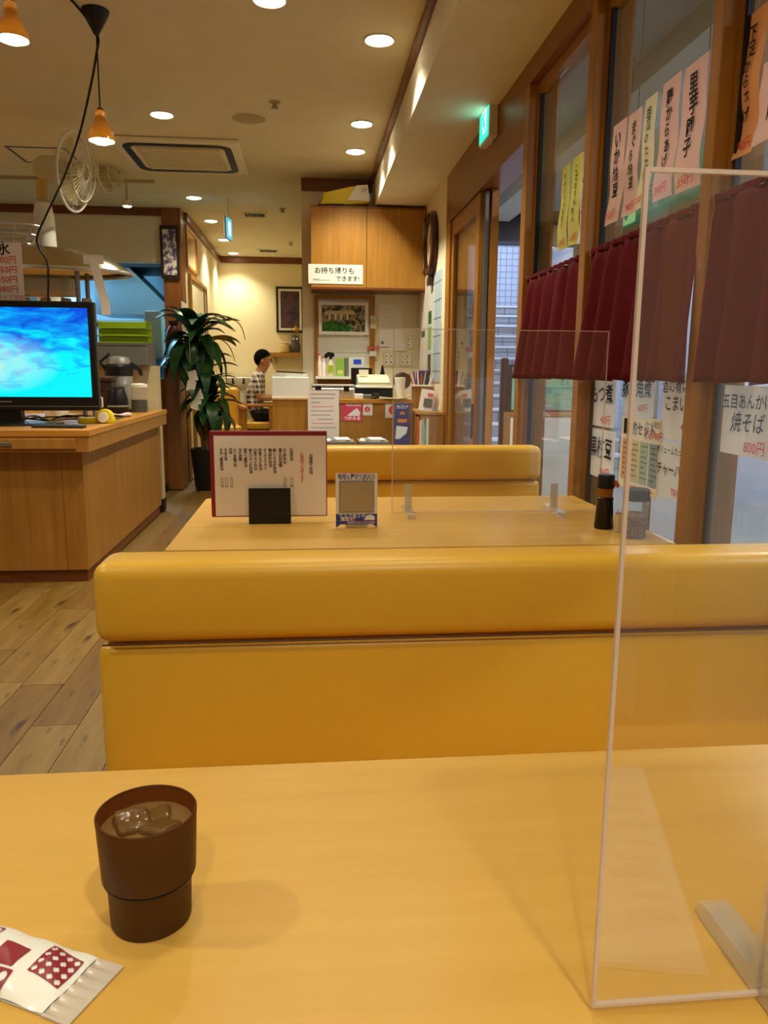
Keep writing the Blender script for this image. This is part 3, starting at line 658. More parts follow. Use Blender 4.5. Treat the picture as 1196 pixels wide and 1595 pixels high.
sheet('large white handwritten notice on the window nearest the camera', (1130, 600), (1218, 606), (1120, 703), [('五目あんかけ', .48, .24, .165, .014), ('焼そば', .52, .54, .22, .008)], G2, prices=[('800円', .68, .87, .15)], plane=.998)
# pastel price table poster
a = on_x(970, 646, XS-.004); b_ = on_x(1032, 650, XS-.004); c = on_x(964, 756, XS-.004); w, h = a.y-b_.y, a.z-c.z
thin_paper('peach_paper', 'f6ecd6'); thin_paper('p_peach', 'f4d0b4'); thin_paper('p_yellow', 'f0e6ac'); thin_paper('p_green', 'cce0bc'); thin_paper('p_blue', 'b8d0e0')
po = thing('set_menu_poster', 'printed poster with a pastel four-column price table on the window', 'poster', a, -90)
bx('sheet', 'peach_paper', po, 0, w, -.0008, 0, -h, 0)
for i, q in enumerate(('p_peach', 'p_yellow', 'p_green', 'p_blue')): bx('price_column', q, po, w*(.05+.235*i), w*(.05+.235*i+.21), -.0012, -.0009, -h*.88, -h*.32)
for i in range(4):
    for j in range(7): bx('print_line', 'grey_ink', po, w*(.09+.235*i), w*(.09+.235*i+.10+.03*((i+j) % 3)), -.0016, -.0013, -h*(.37+.07*j)-.003, -h*(.37+.07*j))
bx('bottle_print', 'matte_black', po, w*.06, w*.17, -.0012, -.0009, -h*.25, -h*.04)
text(po, '晩酌セット', w*.15, (w*.5, -.002, -h*.17), 'ink', bold=.02); text(po, 'ホール限定', w*.07, (w*.8, -.002, -h*.08), 'ink'); text(po, '税込990円', w*.10, (w*.83, -.002, -h*.22), 'red_ink', bold=.02)
bx('print_line', 'red_ink', po, w*.2, w*.9, -.0016, -.0013, -h*.95, -h*.935)

# ================================================================== CURTAINS
def curtain(label, y0, y1, flare, n):
    t = thing('cafe_curtain', label, 'curtain', (.968, y1, 0), -90, 'burgundy half curtains')
    L = y1-y0; ztop, zbot = 1.535, 1.112
    ph = random.random()*6
    def fn(u, v):
        fold = math.sin(2*math.pi*n*u+ph+.8*math.sin(5*u+ph))*(.010+.022*v)+.004*math.sin(2*math.pi*n*2.3*u)*(1-v)
        top = .5 if v < .06 else 1
        return (-flare*v**1.3*(1-u)+u*L+.035*v*u*(1 if flare else 0), -fold*top-.020*v*(1 if flare else .3), ztop-(ztop-zbot)*v+.004*math.sin(u*n*6)*v)
    mb = MB(); mb.grid(lambda u, v: fn(u, 1-v), int(n*14), 22)
    o = mb.obj('fabric', 'burgundy', t, smooth=True); shade(o, 180)
    so = o.modifiers.new('thick', 'SOLIDIFY'); so.thickness = .0012; so.offset = 0
    mb = MB(); mb.grid(lambda u, v: (u*L, -.004*math.sin(2*math.pi*n*2.2*u+ph)-.003, ztop-.002+.017*v), int(n*16), 3); o2 = mb.obj('heading', 'burgundy', t, smooth=True); shade(o2, 180)
    so = o2.modifiers.new('thick', 'SOLIDIFY'); so.thickness = .0012; so.offset = 0
    MB().tube([(.002, .014, ztop-.004), (L-.002, .014, ztop-.004)], .003, 8).obj('rod', 'white_plastic', t)
curtain('burgundy half curtain on the window beside the sliding door', 2.75, 3.466, .085, 5.2)
curtain('burgundy half curtain on the middle window', 1.9, 2.68, .06, 5.6)
curtain('burgundy half curtain on the window nearest the camera', .652, 1.842, .0, 8.5)
curtain('unseen burgundy half curtain added beside the camera to block reflections', -1.09, .54, .0, 12)  # out of view, added to keep outdoor brightness off the partition
curtain('unseen burgundy half curtain added behind the camera to block reflections', YB+.02, -1.21, .0, 10)  # likewise unseen, added to block the reflection of the bright outside

# ================================================================== EXIT SIGNS
mat('exit_glow', '23c4b0', .5, emit=1.6); mat('exit_white', 'e8fff4', .5, emit=1.6)
def running_man(parent, y, s, m):
    mb = MB().prism([(-.03*s, -.05*s), (-.012*s, -.05*s), (.0, -.015*s), (.02*s, -.03*s), (.03*s, -.05*s), (.045*s, -.045*s), (.028*s, -.012*s), (.01*s, .012*s), (.03*s, .02*s), (.028*s, .03*s), (-.005*s, .03*s), (-.03*s, .012*s), (-.024*s, .004*s), (-.008*s, .014*s), (-.016*s, -.012*s)], y, y+.0006)
    mb.obj('running_man', m, parent)
    MB().prism([(.012*s+.009*s*math.cos(i*math.pi/5), .042*s+.009*s*math.sin(i*math.pi/5)) for i in range(10)], y, y+.0006).obj('running_man_head', m, parent)
p = on_x(748, 160, .905); q = on_x(761.5, 206, .905); z1 = p.z; z0 = z1-.225
ex = thing('exit_sign', 'lit green exit sign box on the wooden header above the door', 'exit sign', (.905, p.y, z0), -90)
L = p.y-q.y
bx('case', 'white_plastic', ex, 0, L, 0, .044, 0, z1-z0, bevel=.004); bx('lit_face', 'exit_glow', ex, .012, L-.012, -.003, -.0005, .012, z1-z0-.012)
bx('door_symbol', 'exit_white', ex, L*.35, L*.75, -.0045, -.0032, .04, .17); running_man(ex, -.0055, 1.3, 'exit_glow'); ex.children[-1].location = (L*.5, 0, .1); ex.children[-2].location = (L*.5, 0, .1)
MB().tube([(L-.03, .02, -.001), (L-.03, .02, -.03)], .006, 8).obj('pull_switch', 'white_plastic', ex)
light('exit_glow_lamp', 'AREA', (.89, p.y-L/2, z0+.11), .1, (.2, 1, .85), .15, rot=(0, R(90), 0))
ex2 = thing('hanging_exit_sign', 'small lit exit sign hanging from the ceiling before the passage', 'exit sign', (-.72, 7.62, 2.335), 80)
mat('exit_blue', '4fb4d8', .5, emit=1.3)
bx('case', 'white_plastic', ex2, -.1, .1, .0, .02, 0, .2, bevel=.004); bx('lit_face', 'exit_blue', ex2, -.09, .09, -.003, -.0005, .01, .19); bx('lit_face', 'exit_blue', ex2, -.09, .09, .0205, .023, .01, .19)
bx('door_symbol', 'exit_white', ex2, -.03, .04, -.0045, -.0032, .04, .16)
MB().tube([(0, .01, .2005), (0, .01, .3645)], .008, 8).obj('stem', 'white_plastic', ex2)

# ================================================================== CEILING FITTINGS
mat('lamp_warm', 'fff2d6', .5, emit=14)
spots = [(-.151, 3.67, 'downlight at the top edge of the picture, left of the moulding', .075), (.354, 4.02, 'downlight nearest the camera beside the wooden moulding', .075), (.356, 5.295, 'middle downlight in the row beside the wooden moulding', .075), (.354, 5.925, 'farthest downlight in the row beside the wooden moulding', .075),
  (-.892, 5.266, 'downlight between the amber pendant and the round speaker', .075), (-1.03, 7.61, 'first downlight of the passage, left of the hanging exit sign', .075), (-1.01, 8.72, 'second downlight along the passage wall', .075), (-1.0, 9.9, 'third downlight along the passage wall', .075), (-.99, 10.98, 'last downlight along the passage wall', .075),
  (.354, 2.6, 'added unseen downlight above the second table', .075), (.354, 1.2, 'added unseen downlight above the front table', .075), (-.151, 2.2, 'added unseen downlight above the aisle by the second table', .075), (-.151, .7, 'added unseen downlight above the aisle by the front table', .075), (-.151, -1.0, 'unseen downlight above the aisle behind the camera', .075),  # out of view, put in for the light they give the tables
  (.354, -.4, 'unseen downlight above the seat of the camera', .075), (-1.7, 2.4, 'unseen downlight above the floor left of the aisle', .075), (-1.7, .6, 'unseen downlight far left above the floor', .075), (-2.9, 1.4, 'unseen downlight at the far left of the room', .075), (-2.9, 5.2, 'unseen downlight at the far left beyond the television', .075)]  # also out of view, kept for the light they give
dl0 = None
for i, (x, y, lb, r) in enumerate(spots):
    if dl0 is None:
        dl0 = thing('downlight', lb, 'downlight', (x, y, CEIL), 0, 'recessed ceiling downlights')
        MB().lathe([(.075, 0), (.077, -.004), (.070, -.007), (.064, -.003), (.064, 0)], n=32, cap0=False, cap1=False).obj('trim_ring', 'white', dl0, smooth=True)
        MB().lathe([(.001, -.014), (.045, -.012), (.0638, -.001), (.0638, -.0005), (.001, -.0005)], n=32, cap0=False, cap1=False).obj('lens', 'lamp_warm', dl0, smooth=True)
    else: dup(dl0, (x, y, CEIL), None, lb)
    e = DOWN_W*(.85 if y > 7 else .28 if (y < 3 and y > .65 and x > -1) else 1.2 if y < 3 else 1.3 if y > 5 else 1.0)
    light('downlight_lamp', 'SPOT', (x, y, CEIL-.02), e, WARM, .05, spot=124, blend=.8)
# round speaker, sprinklers, vents
mat('ceiling_grey', 'b3a47c', .6); mat('ceiling_dark', '2b2418', .6)
sp = thing('ceiling_speaker', 'round flush ceiling speaker near the middle downlight', 'speaker', (-.355, 5.263, CEIL))
MB().lathe([(.105, 0), (.105, -.006), (.095, -.01), (.001, -.012)], n=32, cap1=False).obj('grille', 'ceiling_grey', sp, smooth=True)
MB().lathe([(.105, -.0001), (.112, -.0001), (.112, -.004), (.105, -.007)], n=32, cap0=False, cap1=False).obj('ring', 'ceiling_paint', sp, smooth=True)
sk0 = thing('sprinkler', 'small sprinkler head in the ceiling above the aisle', 'sprinkler', (-.182, 4.952, CEIL), 0, 'ceiling sprinklers')
MB().lathe([(.035, 0), (.034, -.004), (.016, -.008), (.012, -.03), (.001, -.031)], n=18, cap1=False).obj('body', 'ceiling_grey', sk0, smooth=True)
MB().lathe([(.022, -.0315), (.022, -.034), (.001, -.035)], n=18, cap1=False).obj('deflector', 'dull_steel', sk0, smooth=True)
p = on_z(440, 325, CEIL); dup(sk0, p, None, 'sprinkler head beside the nearer ceiling vent of the passage')
p = on_z(453, 378, CEIL); dup(sk0, p, None, 'sprinkler head nearest the end wall of the passage')
def vent(label, px, w, d):
    p = on_z(*px, CEIL); v = thing('ceiling_vent', label, 'vent', p, 0, 'ceiling vents of the passage')
    bx('frame', 'ceiling_paint', v, -w/2-.03, w/2+.03, -d/2-.03, d/2+.03, -.008, 0); bx('opening', 'ceiling_dark', v, -w/2, w/2, -d/2, d/2, -.0095, -.0081)
    for i in range(6): bx('louvre', 'ceiling_dark', v, -w/2+w*i/6+.004, -w/2+w*i/6+.012, -d/2, d/2, -.02, -.0097)
vent('dark slotted ceiling vent, the nearer one', (397, 334), .2, .14); vent('dark slotted ceiling vent near the end wall', (418, 390), .22, .14)
# ceiling cassette air conditioner
ac = thing('air_conditioner', 'square ceiling cassette air conditioner with curved black slots', 'air conditioner', (-.90, 6.17, CEIL-.001), 0)
mat('ac_panel', 'efe6c8', .5); mat('ac_grille', 'd8cca6', .6)
bx('panel', 'ac_panel', ac, -.44, .44, -.44, .44, -.028, 0, bevel=.012)
def rr_ring(o_, i_, r_o, r_i, z0, z1):
    A = rounded(-o_, o_, -o_, o_, (r_o,)*4); B = rounded(-i_, i_, -i_, i_, (r_i,)*4); n = len(A)
    vs = [(x, y, z0) for x, y in A]+[(x, y, z0) for x, y in B]+[(x, y, z1) for x, y in A]+[(x, y, z1) for x, y in B]
    fs = []
    for k in range(n):
        j = (k+1) % n; fs += [(k, n+k, n+j, j), (2*n+k, 2*n+j, 3*n+j, 3*n+k), (k, j, 2*n+j, 2*n+k), (n+k, 3*n+k, 3*n+j, n+j)]
    return MB().add(vs, fs)
rr_ring(.375, .325, .1, .06, -.034, -.0285).obj('air_slot', 'matte_black', ac)
bx('grille', 'ac_grille', ac, -.29, .29, -.29, .29, -.04, -.0285, bevel=.01)
for i in range(12): bx('louvre', 'ac_panel', ac, -.27, .27, -.26+i*.045, -.245+i*.045, -.043, -.0405)
# access hatch and track rail with spot
ah = thing('ceiling_hatch', 'thin framed access hatch in the ceiling behind the fan', 'hatch', (-1.93, 6.31, CEIL))
rr_ring(.21, .195, .005, .004, -.006, 0).obj('frame', 'dull_steel', ah); bx('panel', 'ceiling_paint', ah, -.19, .19, -.19, .19, -.004, 0)
tr_ = thing('track_rail', 'pale track rail on the ceiling before the kitchen wall', 'rail', (-1.9, 7.0, CEIL)); bx('rail', 'ceiling_grey', tr_, -.7, .62, -.018, .018, -.022, 0)
bx('end_cap', 'ceiling_grey', tr_, .6205, .63, -.02, .02, -.024, 0)
sl = thing('track_spot', 'small lit spotlight hanging from the track rail', 'spotlight', (-1.5, 7.0, CEIL-.0225))
MB().tube([(0, 0, 0), (0, 0, -.14)], .007, 8).obj('stem', 'ceiling_grey', sl); MB().lathe([(.015, -.1405), (.03, -.15), (.038, -.19)], n=20, cap1=False).obj('head', 'white_plastic', sl, smooth=True); MB().lathe([(.001, -.2), (.026, -.196), (.035, -.186)], n=20, cap0=False, cap1=False).obj('bulb', 'lamp_warm', sl, smooth=True)
light('track_spot_lamp', 'SPOT', (-1.5, 7.0, CEIL-.225), 14, WARM, .03, spot=110, blend=.6)

# ================================================================== AMBER PENDANTS
m, nt, b = _base('amber_glass'); b.inputs['Base Color'].default_value = (*lin('a87824'), 1); b.inputs['Roughness'].default_value = .12; b.inputs['Coat Weight'].default_value = 1.0
tl_ = nt.nodes.new('ShaderNodeBsdfTranslucent'); tl_.inputs[0].default_value = (*lin('ffd070'), 1); ms = nt.nodes.new('ShaderNodeMixShader'); ms.inputs[0].default_value = .12
nt.links.new(b.outputs[0], ms.inputs[1]); nt.links.new(tl_.outputs[0], ms.inputs[2]); nt.links.new(ms.outputs[0], nt.nodes['Material Output'].inputs[0])
mat('bulb_white', 'fff6e4', .5, emit=22)
def pendant(label, x, y, ztop, canopy_xy):
    t = thing('pendant_lamp', label, 'pendant lamp', (x, y, ztop), 0, 'amber glass pendants')
    prof = [(.018, 0), (.022, -.004), (.024, -.03), (.031, -.055), (.045, -.08), (.056, -.105), (.060, -.128)]
    MB().lathe(prof+[(.057, -.128), (.053, -.105), (.042, -.08), (.028, -.055), (.02, -.03)], n=32, cap1=False).obj('shade', 'amber_glass', t, smooth=True)
    MB().lathe([(.001, -.142), (.03, -.138), (.05, -.126), (.054, -.118), (.03, -.1), (.001, -.09)], n=28, cap0=False, cap1=False).obj('bulb', 'bulb_white', t, smooth=True)
    MB().lathe([(.004, .02), (.014, .01), (.0175, .0005)], n=20, cap1=False).obj('socket', 'brass', t, smooth=True)
    cx_, cy_ = canopy_xy[0]-x, canopy_xy[1]-y; top = CEIL-ztop
    MB().tube([(0, 0, .018), (cx_, cy_, top-.1)], .0035, 6).obj('cord', 'black', t)
    MB().lathe([(.004, -.105), (.012, -.098), (.058, -.012), (.06, -.003), (.058, 0)], (cx_, cy_, top), 28).obj('ceiling_cup', 'black', t, smooth=True)
    light('pendant_lamp', 'SPOT', (x, y, ztop-.15), 40, (1, .82, .55), .05, spot=120, blend=.7)
mat('brass', 'a86a20', .3, metal=1)
p = on_y(156, 173, 3.86); q = on_z(150, 20, CEIL-.003)
pendant('amber glass pendant lamp with the black ceiling cup in view', p.x, 3.86, p.z, (q.x, 3.86))
p = on_y(16, 4, 3.3); pendant('amber glass pendant lamp at the top left edge of the picture', p.x, 3.3, p.z, (p.x, 3.3))
# long black cable looping from the ceiling cup to behind the television
pts = [on_y(107, -4, 3.75), on_y(130, 22, 3.84), on_y(152, 55, 3.86), on_y(150, 85, 3.88), on_y(140, 140, 3.95), on_y(122, 215, 4.1), on_y(98, 280, 4.3), on_y(72, 335, 4.5), on_y(58, 368, 4.62), on_y(60, 385, 4.66), on_y(74, 412, 4.66), on_y(75, 470, 4.66), on_y(77, 520, 4.66)]
cd = thing('hanging_cable', 'black cable looping from the ceiling cup down behind the television', 'cable', (0, 0, 0))
def smooth_path(P, k=6):
    out = []
    for i in range(len(P)-1):
        p0, p1, p2, p3 = P[max(0, i-1)], P[i], P[i+1], P[min(len(P)-1, i+2)]
        for j in range(k):
            t = j/k; out.append(.5*((2*p1)+(p2-p0)*t+(2*p0-5*p1+4*p2-p3)*t*t+(3*p1-p0-3*p2+p3)*t**3))
    return out+[P[-1]]
MB().tube(smooth_path(pts), .0055, 6).obj('cord', 'matte_black', cd, smooth=True)

# ================================================================== TELEVISION COUNTER
CT = .83
ctr = thing('service_counter', 'long wooden service counter under the television', 'counter', (0, 0, 0))
bx('countertop', 'counter_top', ctr, -3.6, -1.12, 4.08, 6.3, CT-.035, CT, bevel=.003)
bx('apron', 'counter_wood', ctr, -3.6, -1.125, 4.085, 6.295, CT-.115, CT-.0355, bevel=.002)
dr = bx('drawer', 'counter_wood', ctr, -2.3, -1.19, 4.072, 4.0845, CT-.097, CT-.045, bevel=.002)
bx('handle', 'dull_steel', dr, -1.64, -1.50, 4.064, 4.0715, CT-.083, CT-.062, bevel=.003)
bx('front_panel', 'counter_wood', ctr, -3.58, -1.30, 4.18, 4.2, .07, CT-.116)
bx('corner_panel', 'counter_wood', ctr, -1.298, -1.19, 4.18, 4.2, .07, CT-.116)
bx('side_panel', 'counter_wood', ctr, -1.21, -1.19, 4.201, 4.85, .07, CT-.116); bx('side_panel', 'counter_wood', ctr, -1.21, -1.19, 4.853, 6.28, .07, CT-.116)
bx('carcass', 'dark_panel', ctr, -3.58, -1.212, 4.201, 6.28, .07, CT-.117)
bx('kick', 'trim_wood', ctr, -3.58, -1.205, 4.2, 6.28, 0, .069)
# television
m, nt, b = _base('tv_picture')
tc = nt.nodes.new('ShaderNodeTexCoord'); mp = nt.nodes.new('ShaderNodeMapping'); mp.inputs['Scale'].default_value = (3, 3, 9)
nt.links.new(tc.outputs['Object'], mp.inputs[0]); n1 = nt.nodes.new('ShaderNodeTexNoise'); n1.inputs['Scale'].default_value = 2.2; n1.inputs['Detail'].default_value = 6; n1.inputs['Distortion'].default_value = .8
nt.links.new(mp.outputs[0], n1.inputs['Vector'])
sep = nt.nodes.new('ShaderNodeSeparateXYZ'); nt.links.new(tc.outputs['Object'], sep.inputs[0])
mr = nt.nodes.new('ShaderNodeMapRange'); mr.inputs[1].default_value = 1.48; mr.inputs[2].default_value = 1.0; mr.inputs[3].default_value = -.15; mr.inputs[4].default_value = .30
nt.links.new(sep.outputs['Z'], mr.inputs[0]); ad_ = nt.nodes.new('ShaderNodeMath'); ad_.operation = 'ADD'; nt.links.new(n1.outputs['Fac'], ad_.inputs[0]); nt.links.new(mr.outputs[0], ad_.inputs[1])
rp = nt.nodes.new('ShaderNodeValToRGB'); rp.color_ramp.elements[0].position = .3; rp.color_ramp.elements[0].color = (.0, .08, .75, 1); rp.color_ramp.elements[1].position = .68; rp.color_ramp.elements[1].color = (.0, .92, 1, 1)
e_ = rp.color_ramp.elements.new(.48); e_.color = (0, .34, .95, 1); nt.links.new(ad_.outputs[0], rp.inputs[0])
# pale splash (a round shoal) left of the middle
vm = nt.nodes.new('ShaderNodeVectorMath'); vm.operation = 'SUBTRACT'; vm.inputs[1].default_value = (-1.68, 4.4, 1.165); nt.links.new(tc.outputs['Object'], vm.inputs[0])
vs_ = nt.nodes.new('ShaderNodeVectorMath'); vs_.operation = 'MULTIPLY'; vs_.inputs[1].default_value = (3.6, 0, 7.5); nt.links.new(vm.outputs[0], vs_.inputs[0])
ln = nt.nodes.new('ShaderNodeVectorMath'); ln.operation = 'LENGTH'; nt.links.new(vs_.outputs[0], ln.inputs[0])
n2 = nt.nodes.new('ShaderNodeTexNoise'); n2.inputs['Scale'].default_value = 14; n2.inputs['Detail'].default_value = 6; nt.links.new(tc.outputs['Object'], n2.inputs['Vector'])
sb2 = nt.nodes.new('ShaderNodeMath'); sb2.operation = 'SUBTRACT'; sb2.inputs[0].default_value = 1.25; nt.links.new(ln.outputs['Value'], sb2.inputs[1])
ml2 = nt.nodes.new('ShaderNodeMath'); ml2.operation = 'MULTIPLY'; ml2.use_clamp = True; nt.links.new(sb2.outputs[0], ml2.inputs[0]); nt.links.new(n2.outputs['Fac'], ml2.inputs[1])
mx = nt.nodes.new('ShaderNodeMix'); mx.data_type = 'RGBA'; mx.inputs[7].default_value = (.72, .9, .82, 1); nt.links.new(ml2.outputs[0], mx.inputs[0]); nt.links.new(rp.outputs[0], mx.inputs[6])
b.inputs['Base Color'].default_value = (0, 0, 0, 1); b.inputs['Roughness'].default_value = .3
nt.links.new(mx.outputs[2], b.inputs['Emission Color']); b.inputs['Emission Strength'].default_value = 1.0
tv = thing('television', 'black flat television showing blue sea on the service counter', 'television', (0, 0, 0))
TX1, TY = -1.15, 4.42
bx('bezel', 'black', tv, TX1-1.05, TX1, TY, TY+.05, .91, 1.495, bevel=.008)
bx('back', 'matte_black', tv, TX1-.85, TX1-.2, TY+.051, TY+.11, .98, 1.4, bevel=.02)
bx('screen', 'tv_picture', tv, TX1-1.015, TX1-.035, TY-.003, TY-.0005, .985, 1.46)
bx('silver_line', 'dull_steel', tv, TX1-1.05, TX1, TY-.004, TY-.0005, .932, .936)
bx('brand_plate', 'dull_steel', tv, TX1-.62, TX1-.46, TY-.002, TY-.0005, .955, .962)
bx('neck', 'black', tv, TX1-.62, TX1-.43, TY+.03, TY+.09, CT+.02, .909)
MB().lathe([(.26, 0), (.255, .012), (.1, .019), (.001, .02)], (TX1-.52, TY+.05, CT+.0005), 32, sx=1.2, sy=.55, cap1=False).obj('base', 'black', tv, smooth=True)
rm = thing('remote_control', 'black remote control lying before the television', 'remote', (TX1-.16, 4.22, CT+.0005), -8)
bx('body', 'dark_grey', rm, -.14, .14, -.025, .025, 0, .016, bevel=.006)
for i in range(6): bx('button', 'grey', rm, -.1+i*.035, -.085+i*.035, -.012, .012, .0162, .019)
ct2 = thing('cable_bundle', 'tangled cables on the counter under the television', 'cables', (-1.5, 4.75, CT+.001))
random.seed(3)
for k in range(4):
    P = [Vector((-.3+.09*i+random.uniform(-.03, .03), random.uniform(-.06, .06), .008+random.uniform(0, .03))) for i in range(9)]
    MB().tube(smooth_path(P, 4), .005, 6).obj('cable', ['dark_grey', 'cream_plastic', 'grey', 'matte_black'][k], ct2)
# chrome canopy behind the television
cp = thing('serving_canopy', 'shiny oval steel canopy above and behind the television', 'canopy', (-1.62, 4.95, 1.70))
MB().lathe([(.56, 0), (.565, .012), (.54, .03), (.45, .085), (.3, .13), (.12, .15), (.001, .153)], n=40, sy=.5, cap0=False, cap1=False).obj('hood', 'steel_warm', cp, smooth=True) if 'steel_warm' in MATS else (mat('steel_warm', 'c9c2ae', .16, metal=1), MB().lathe([(.56, 0), (.565, .012), (.54, .03), (.45, .085), (.3, .13), (.12, .15), (.001, .153)], n=40, sy=.5, cap0=False, cap1=False).obj('hood', 'steel_warm', cp, smooth=True))
MB().tube([(.565*math.cos(2*math.pi*i/40), .283*math.sin(2*math.pi*i/40), 0) for i in range(40)], .012, 8, closed=True).obj('rim', 'steel', cp, smooth=True)
for x, y in ((.26, .16), (-.38, .16), (.28, -.12)): MB().lathe([(.014, CT-1.70+.001), (.014, .02)], (x, y, 0), 12).obj('post', 'dull_steel', cp, smooth=True)
bx('tray', 'beige', cp, -.3, .22, -.1, .12, -.13, -.02, bevel=.02)
for i in range(5): MB().lathe([(.035, -.3), (.04, -.2), (.028, -.14)], (-.2+i*.12, .05, 0), 14).obj('hanging_cup', 'beige', cp, smooth=True)
hp = on_y(0, 377, 4.6); hq = on_y(39, 470, 4.6)
pm_ = thing('hanging_menu', 'white menu sheet with red prices hanging above the television', 'menu', (hq.x-.33, 4.6, hq.z))
bx('sheet', 'paper', pm_, 0, .33, 0, .0015, 0, hp.z-hq.z)
for i, s_ in enumerate(['500円', '450円', '450円', '480円']): text(pm_, s_, .045, (.245, -.0015, .22-i*.052), 'red_ink', bold=.01, name='price')
text(pm_, '氷', .07, (.235, -.0015, .275), 'ink', bold=.02); text(pm_, 'かき氷', .05, (.1, -.0015, .275), 'ink', bold=.02); text(pm_, 'いちご\nメロン\nレモン\n宇治金時', .04, (.1, -.0015, .15), 'ink', line=1.05); text(pm_, 'シロップ追加', .03, (.24, -.0015, .02), 'red_ink')
p0, p1 = on_y(140, 405, 4.72), on_y(178, 492, 4.72)
ps = thing('paper_strip', 'white paper strip curling down from the steel canopy', 'paper', (p0.x, 4.66, p0.z)); h = p0.z-p1.z
mb = MB(); mb.grid(lambda u, v: (u*.05+(p1.x-p0.x-.05)*min(1, ((1-v)*1.25))**.8, -.03*math.sin((1-v)*2.4), -(1-v)*h), 3, 16, th=.001); mb.obj('strip', 'paper', ps, smooth=True)
bx('tape', 'white', ps, -.02, .09, .0, .003, -.03, .02)
lw = thing('wire_basket', 'pale wire basket behind the hanging menu', 'basket', (-1.78, 4.95, 1.86))
for r_, z in ((.16, 0), (.19, .05), (.22, .1)): MB().tube([(r_*math.cos(2*math.pi*i/28), r_*.6*math.sin(2*math.pi*i/28), z) for i in range(28)], .005, 6, closed=True).obj('ring', 'steel', lw)
for i in range(12):
    a = 2*math.pi*i/12; MB().tube([(.16*math.cos(a), .096*math.sin(a), 0), (.22*math.cos(a), .132*math.sin(a), .1)], .003, 5).obj('wire', 'steel', lw)
# ---- tall fan
FY = 5.35
def fan(label, hub, face, dia, pole_base, pole_r, mcol='cream_plastic'):
    """hub: world position of the guard's centre; face: heading of the blades"""
    t = thing('electric_fan', label, 'fan', hub)
    d = Vector(face).normalized(); q = d.to_track_quat('Z', 'Y').to_euler()
    r = dia/2
    g = MB()
    for z, rr in ((.0, r), (.06, r*.72), (.075, r*.2), (-.05, r*.72), (-.06, r*.25)): g.tube([(rr*math.cos(2*math.pi*i/36), rr*math.sin(2*math.pi*i/36), z) for i in range(36)], .0035, 5, closed=True)
    for i in range(40):
        a = 2*math.pi*i/40; c, s_ = math.cos(a), math.sin(a)
        g.tube([(r*.2*c, r*.2*s_, .075), (r*.72*c, r*.72*s_, .06), (r*c, r*s_, 0), (r*.72*c, r*.72*s_, -.05), (r*.25*c, r*.25*s_, -.06)], .0014, 4)
    g.obj('guard', 'wire_white', t, rot=q)
    MB().tube([(r*math.cos(2*math.pi*i/40), r*math.sin(2*math.pi*i/40), 0) for i in range(40)], .009, 8, closed=True).obj('guard_rim', 'white_plastic', t, rot=q, smooth=True)
    for k in range(3):
        mb = MB(); a0 = k*2*math.pi/3
        mb.grid(lambda u, v: ((.03+(r*.85-.03)*v)*math.cos(a0+(u-.5)*1.5*(1-.25*v)), (.03+(r*.85-.03)*v)*math.sin(a0+(u-.5)*1.5*(1-.25*v)), (u-.5)*.05), 6, 6, th=.003)
        mb.obj('blade', 'blade_clear', t, rot=q, smooth=True)
    MB().lathe([(.03, -.02), (.03, .03), (.02, .04), (.001, .042)], n=20, cap1=False).obj('hub_cap', 'cream_plastic', t, rot=q, smooth=True)
    MB().lathe([(.001, -.26), (.05, -.25), (.078, -.21), (.082, -.10), (.06, -.062)], n=24, cap0=False).obj('motor', mcol, t, rot=q, smooth=True)
    return t, d
mat('wire_white', 'd8d2bc', .4); clear('blade_clear', (.85, .8, .6), 1.4, haze=.25, hazecol=(.8, .72, .45)); mat('yellowed', 'cdb258', .45)
fc = on_y(116, 268, FY)
ft, fd = fan('tall white column fan turned to the right behind the television', fc, (1, -.16, -.12), .47, None, .05)
neck = Vector((-fd.x*.2, -fd.y*.2, -fd.z*.2-.02)); pb = on_y(62, 390, FY)
MB().tube([neck+Vector((0, 0, -.04)), neck+Vector((-.02, 0, -.08)), neck+Vector((-.02, 0, -.17))], .036, 16).obj('neck', 'yellowed', ft, smooth=True)
MB().lathe([(.075, CT-fc.z+.001), (.07, -.5), (.062, -.26), (.05, -.19)], (neck.x-.02, neck.y, 0), 20).obj('column', 'white_plastic', ft, smooth=True)
fc2 = on_y(172, 262, 6.6); f2, fd2 = fan('dim second fan hung from the ceiling before the air conditioner', fc2, (.93, -.3, -.2), .36, None, .03)
n2_ = Vector((-fd2.x*.12, -fd2.y*.12, -fd2.z*.12)); MB().tube([n2_+Vector((0, 0, .06)), Vector((n2_.x, n2_.y, CEIL-fc2.z-.001))], .015, 10).obj('stem', 'white_plastic', f2)
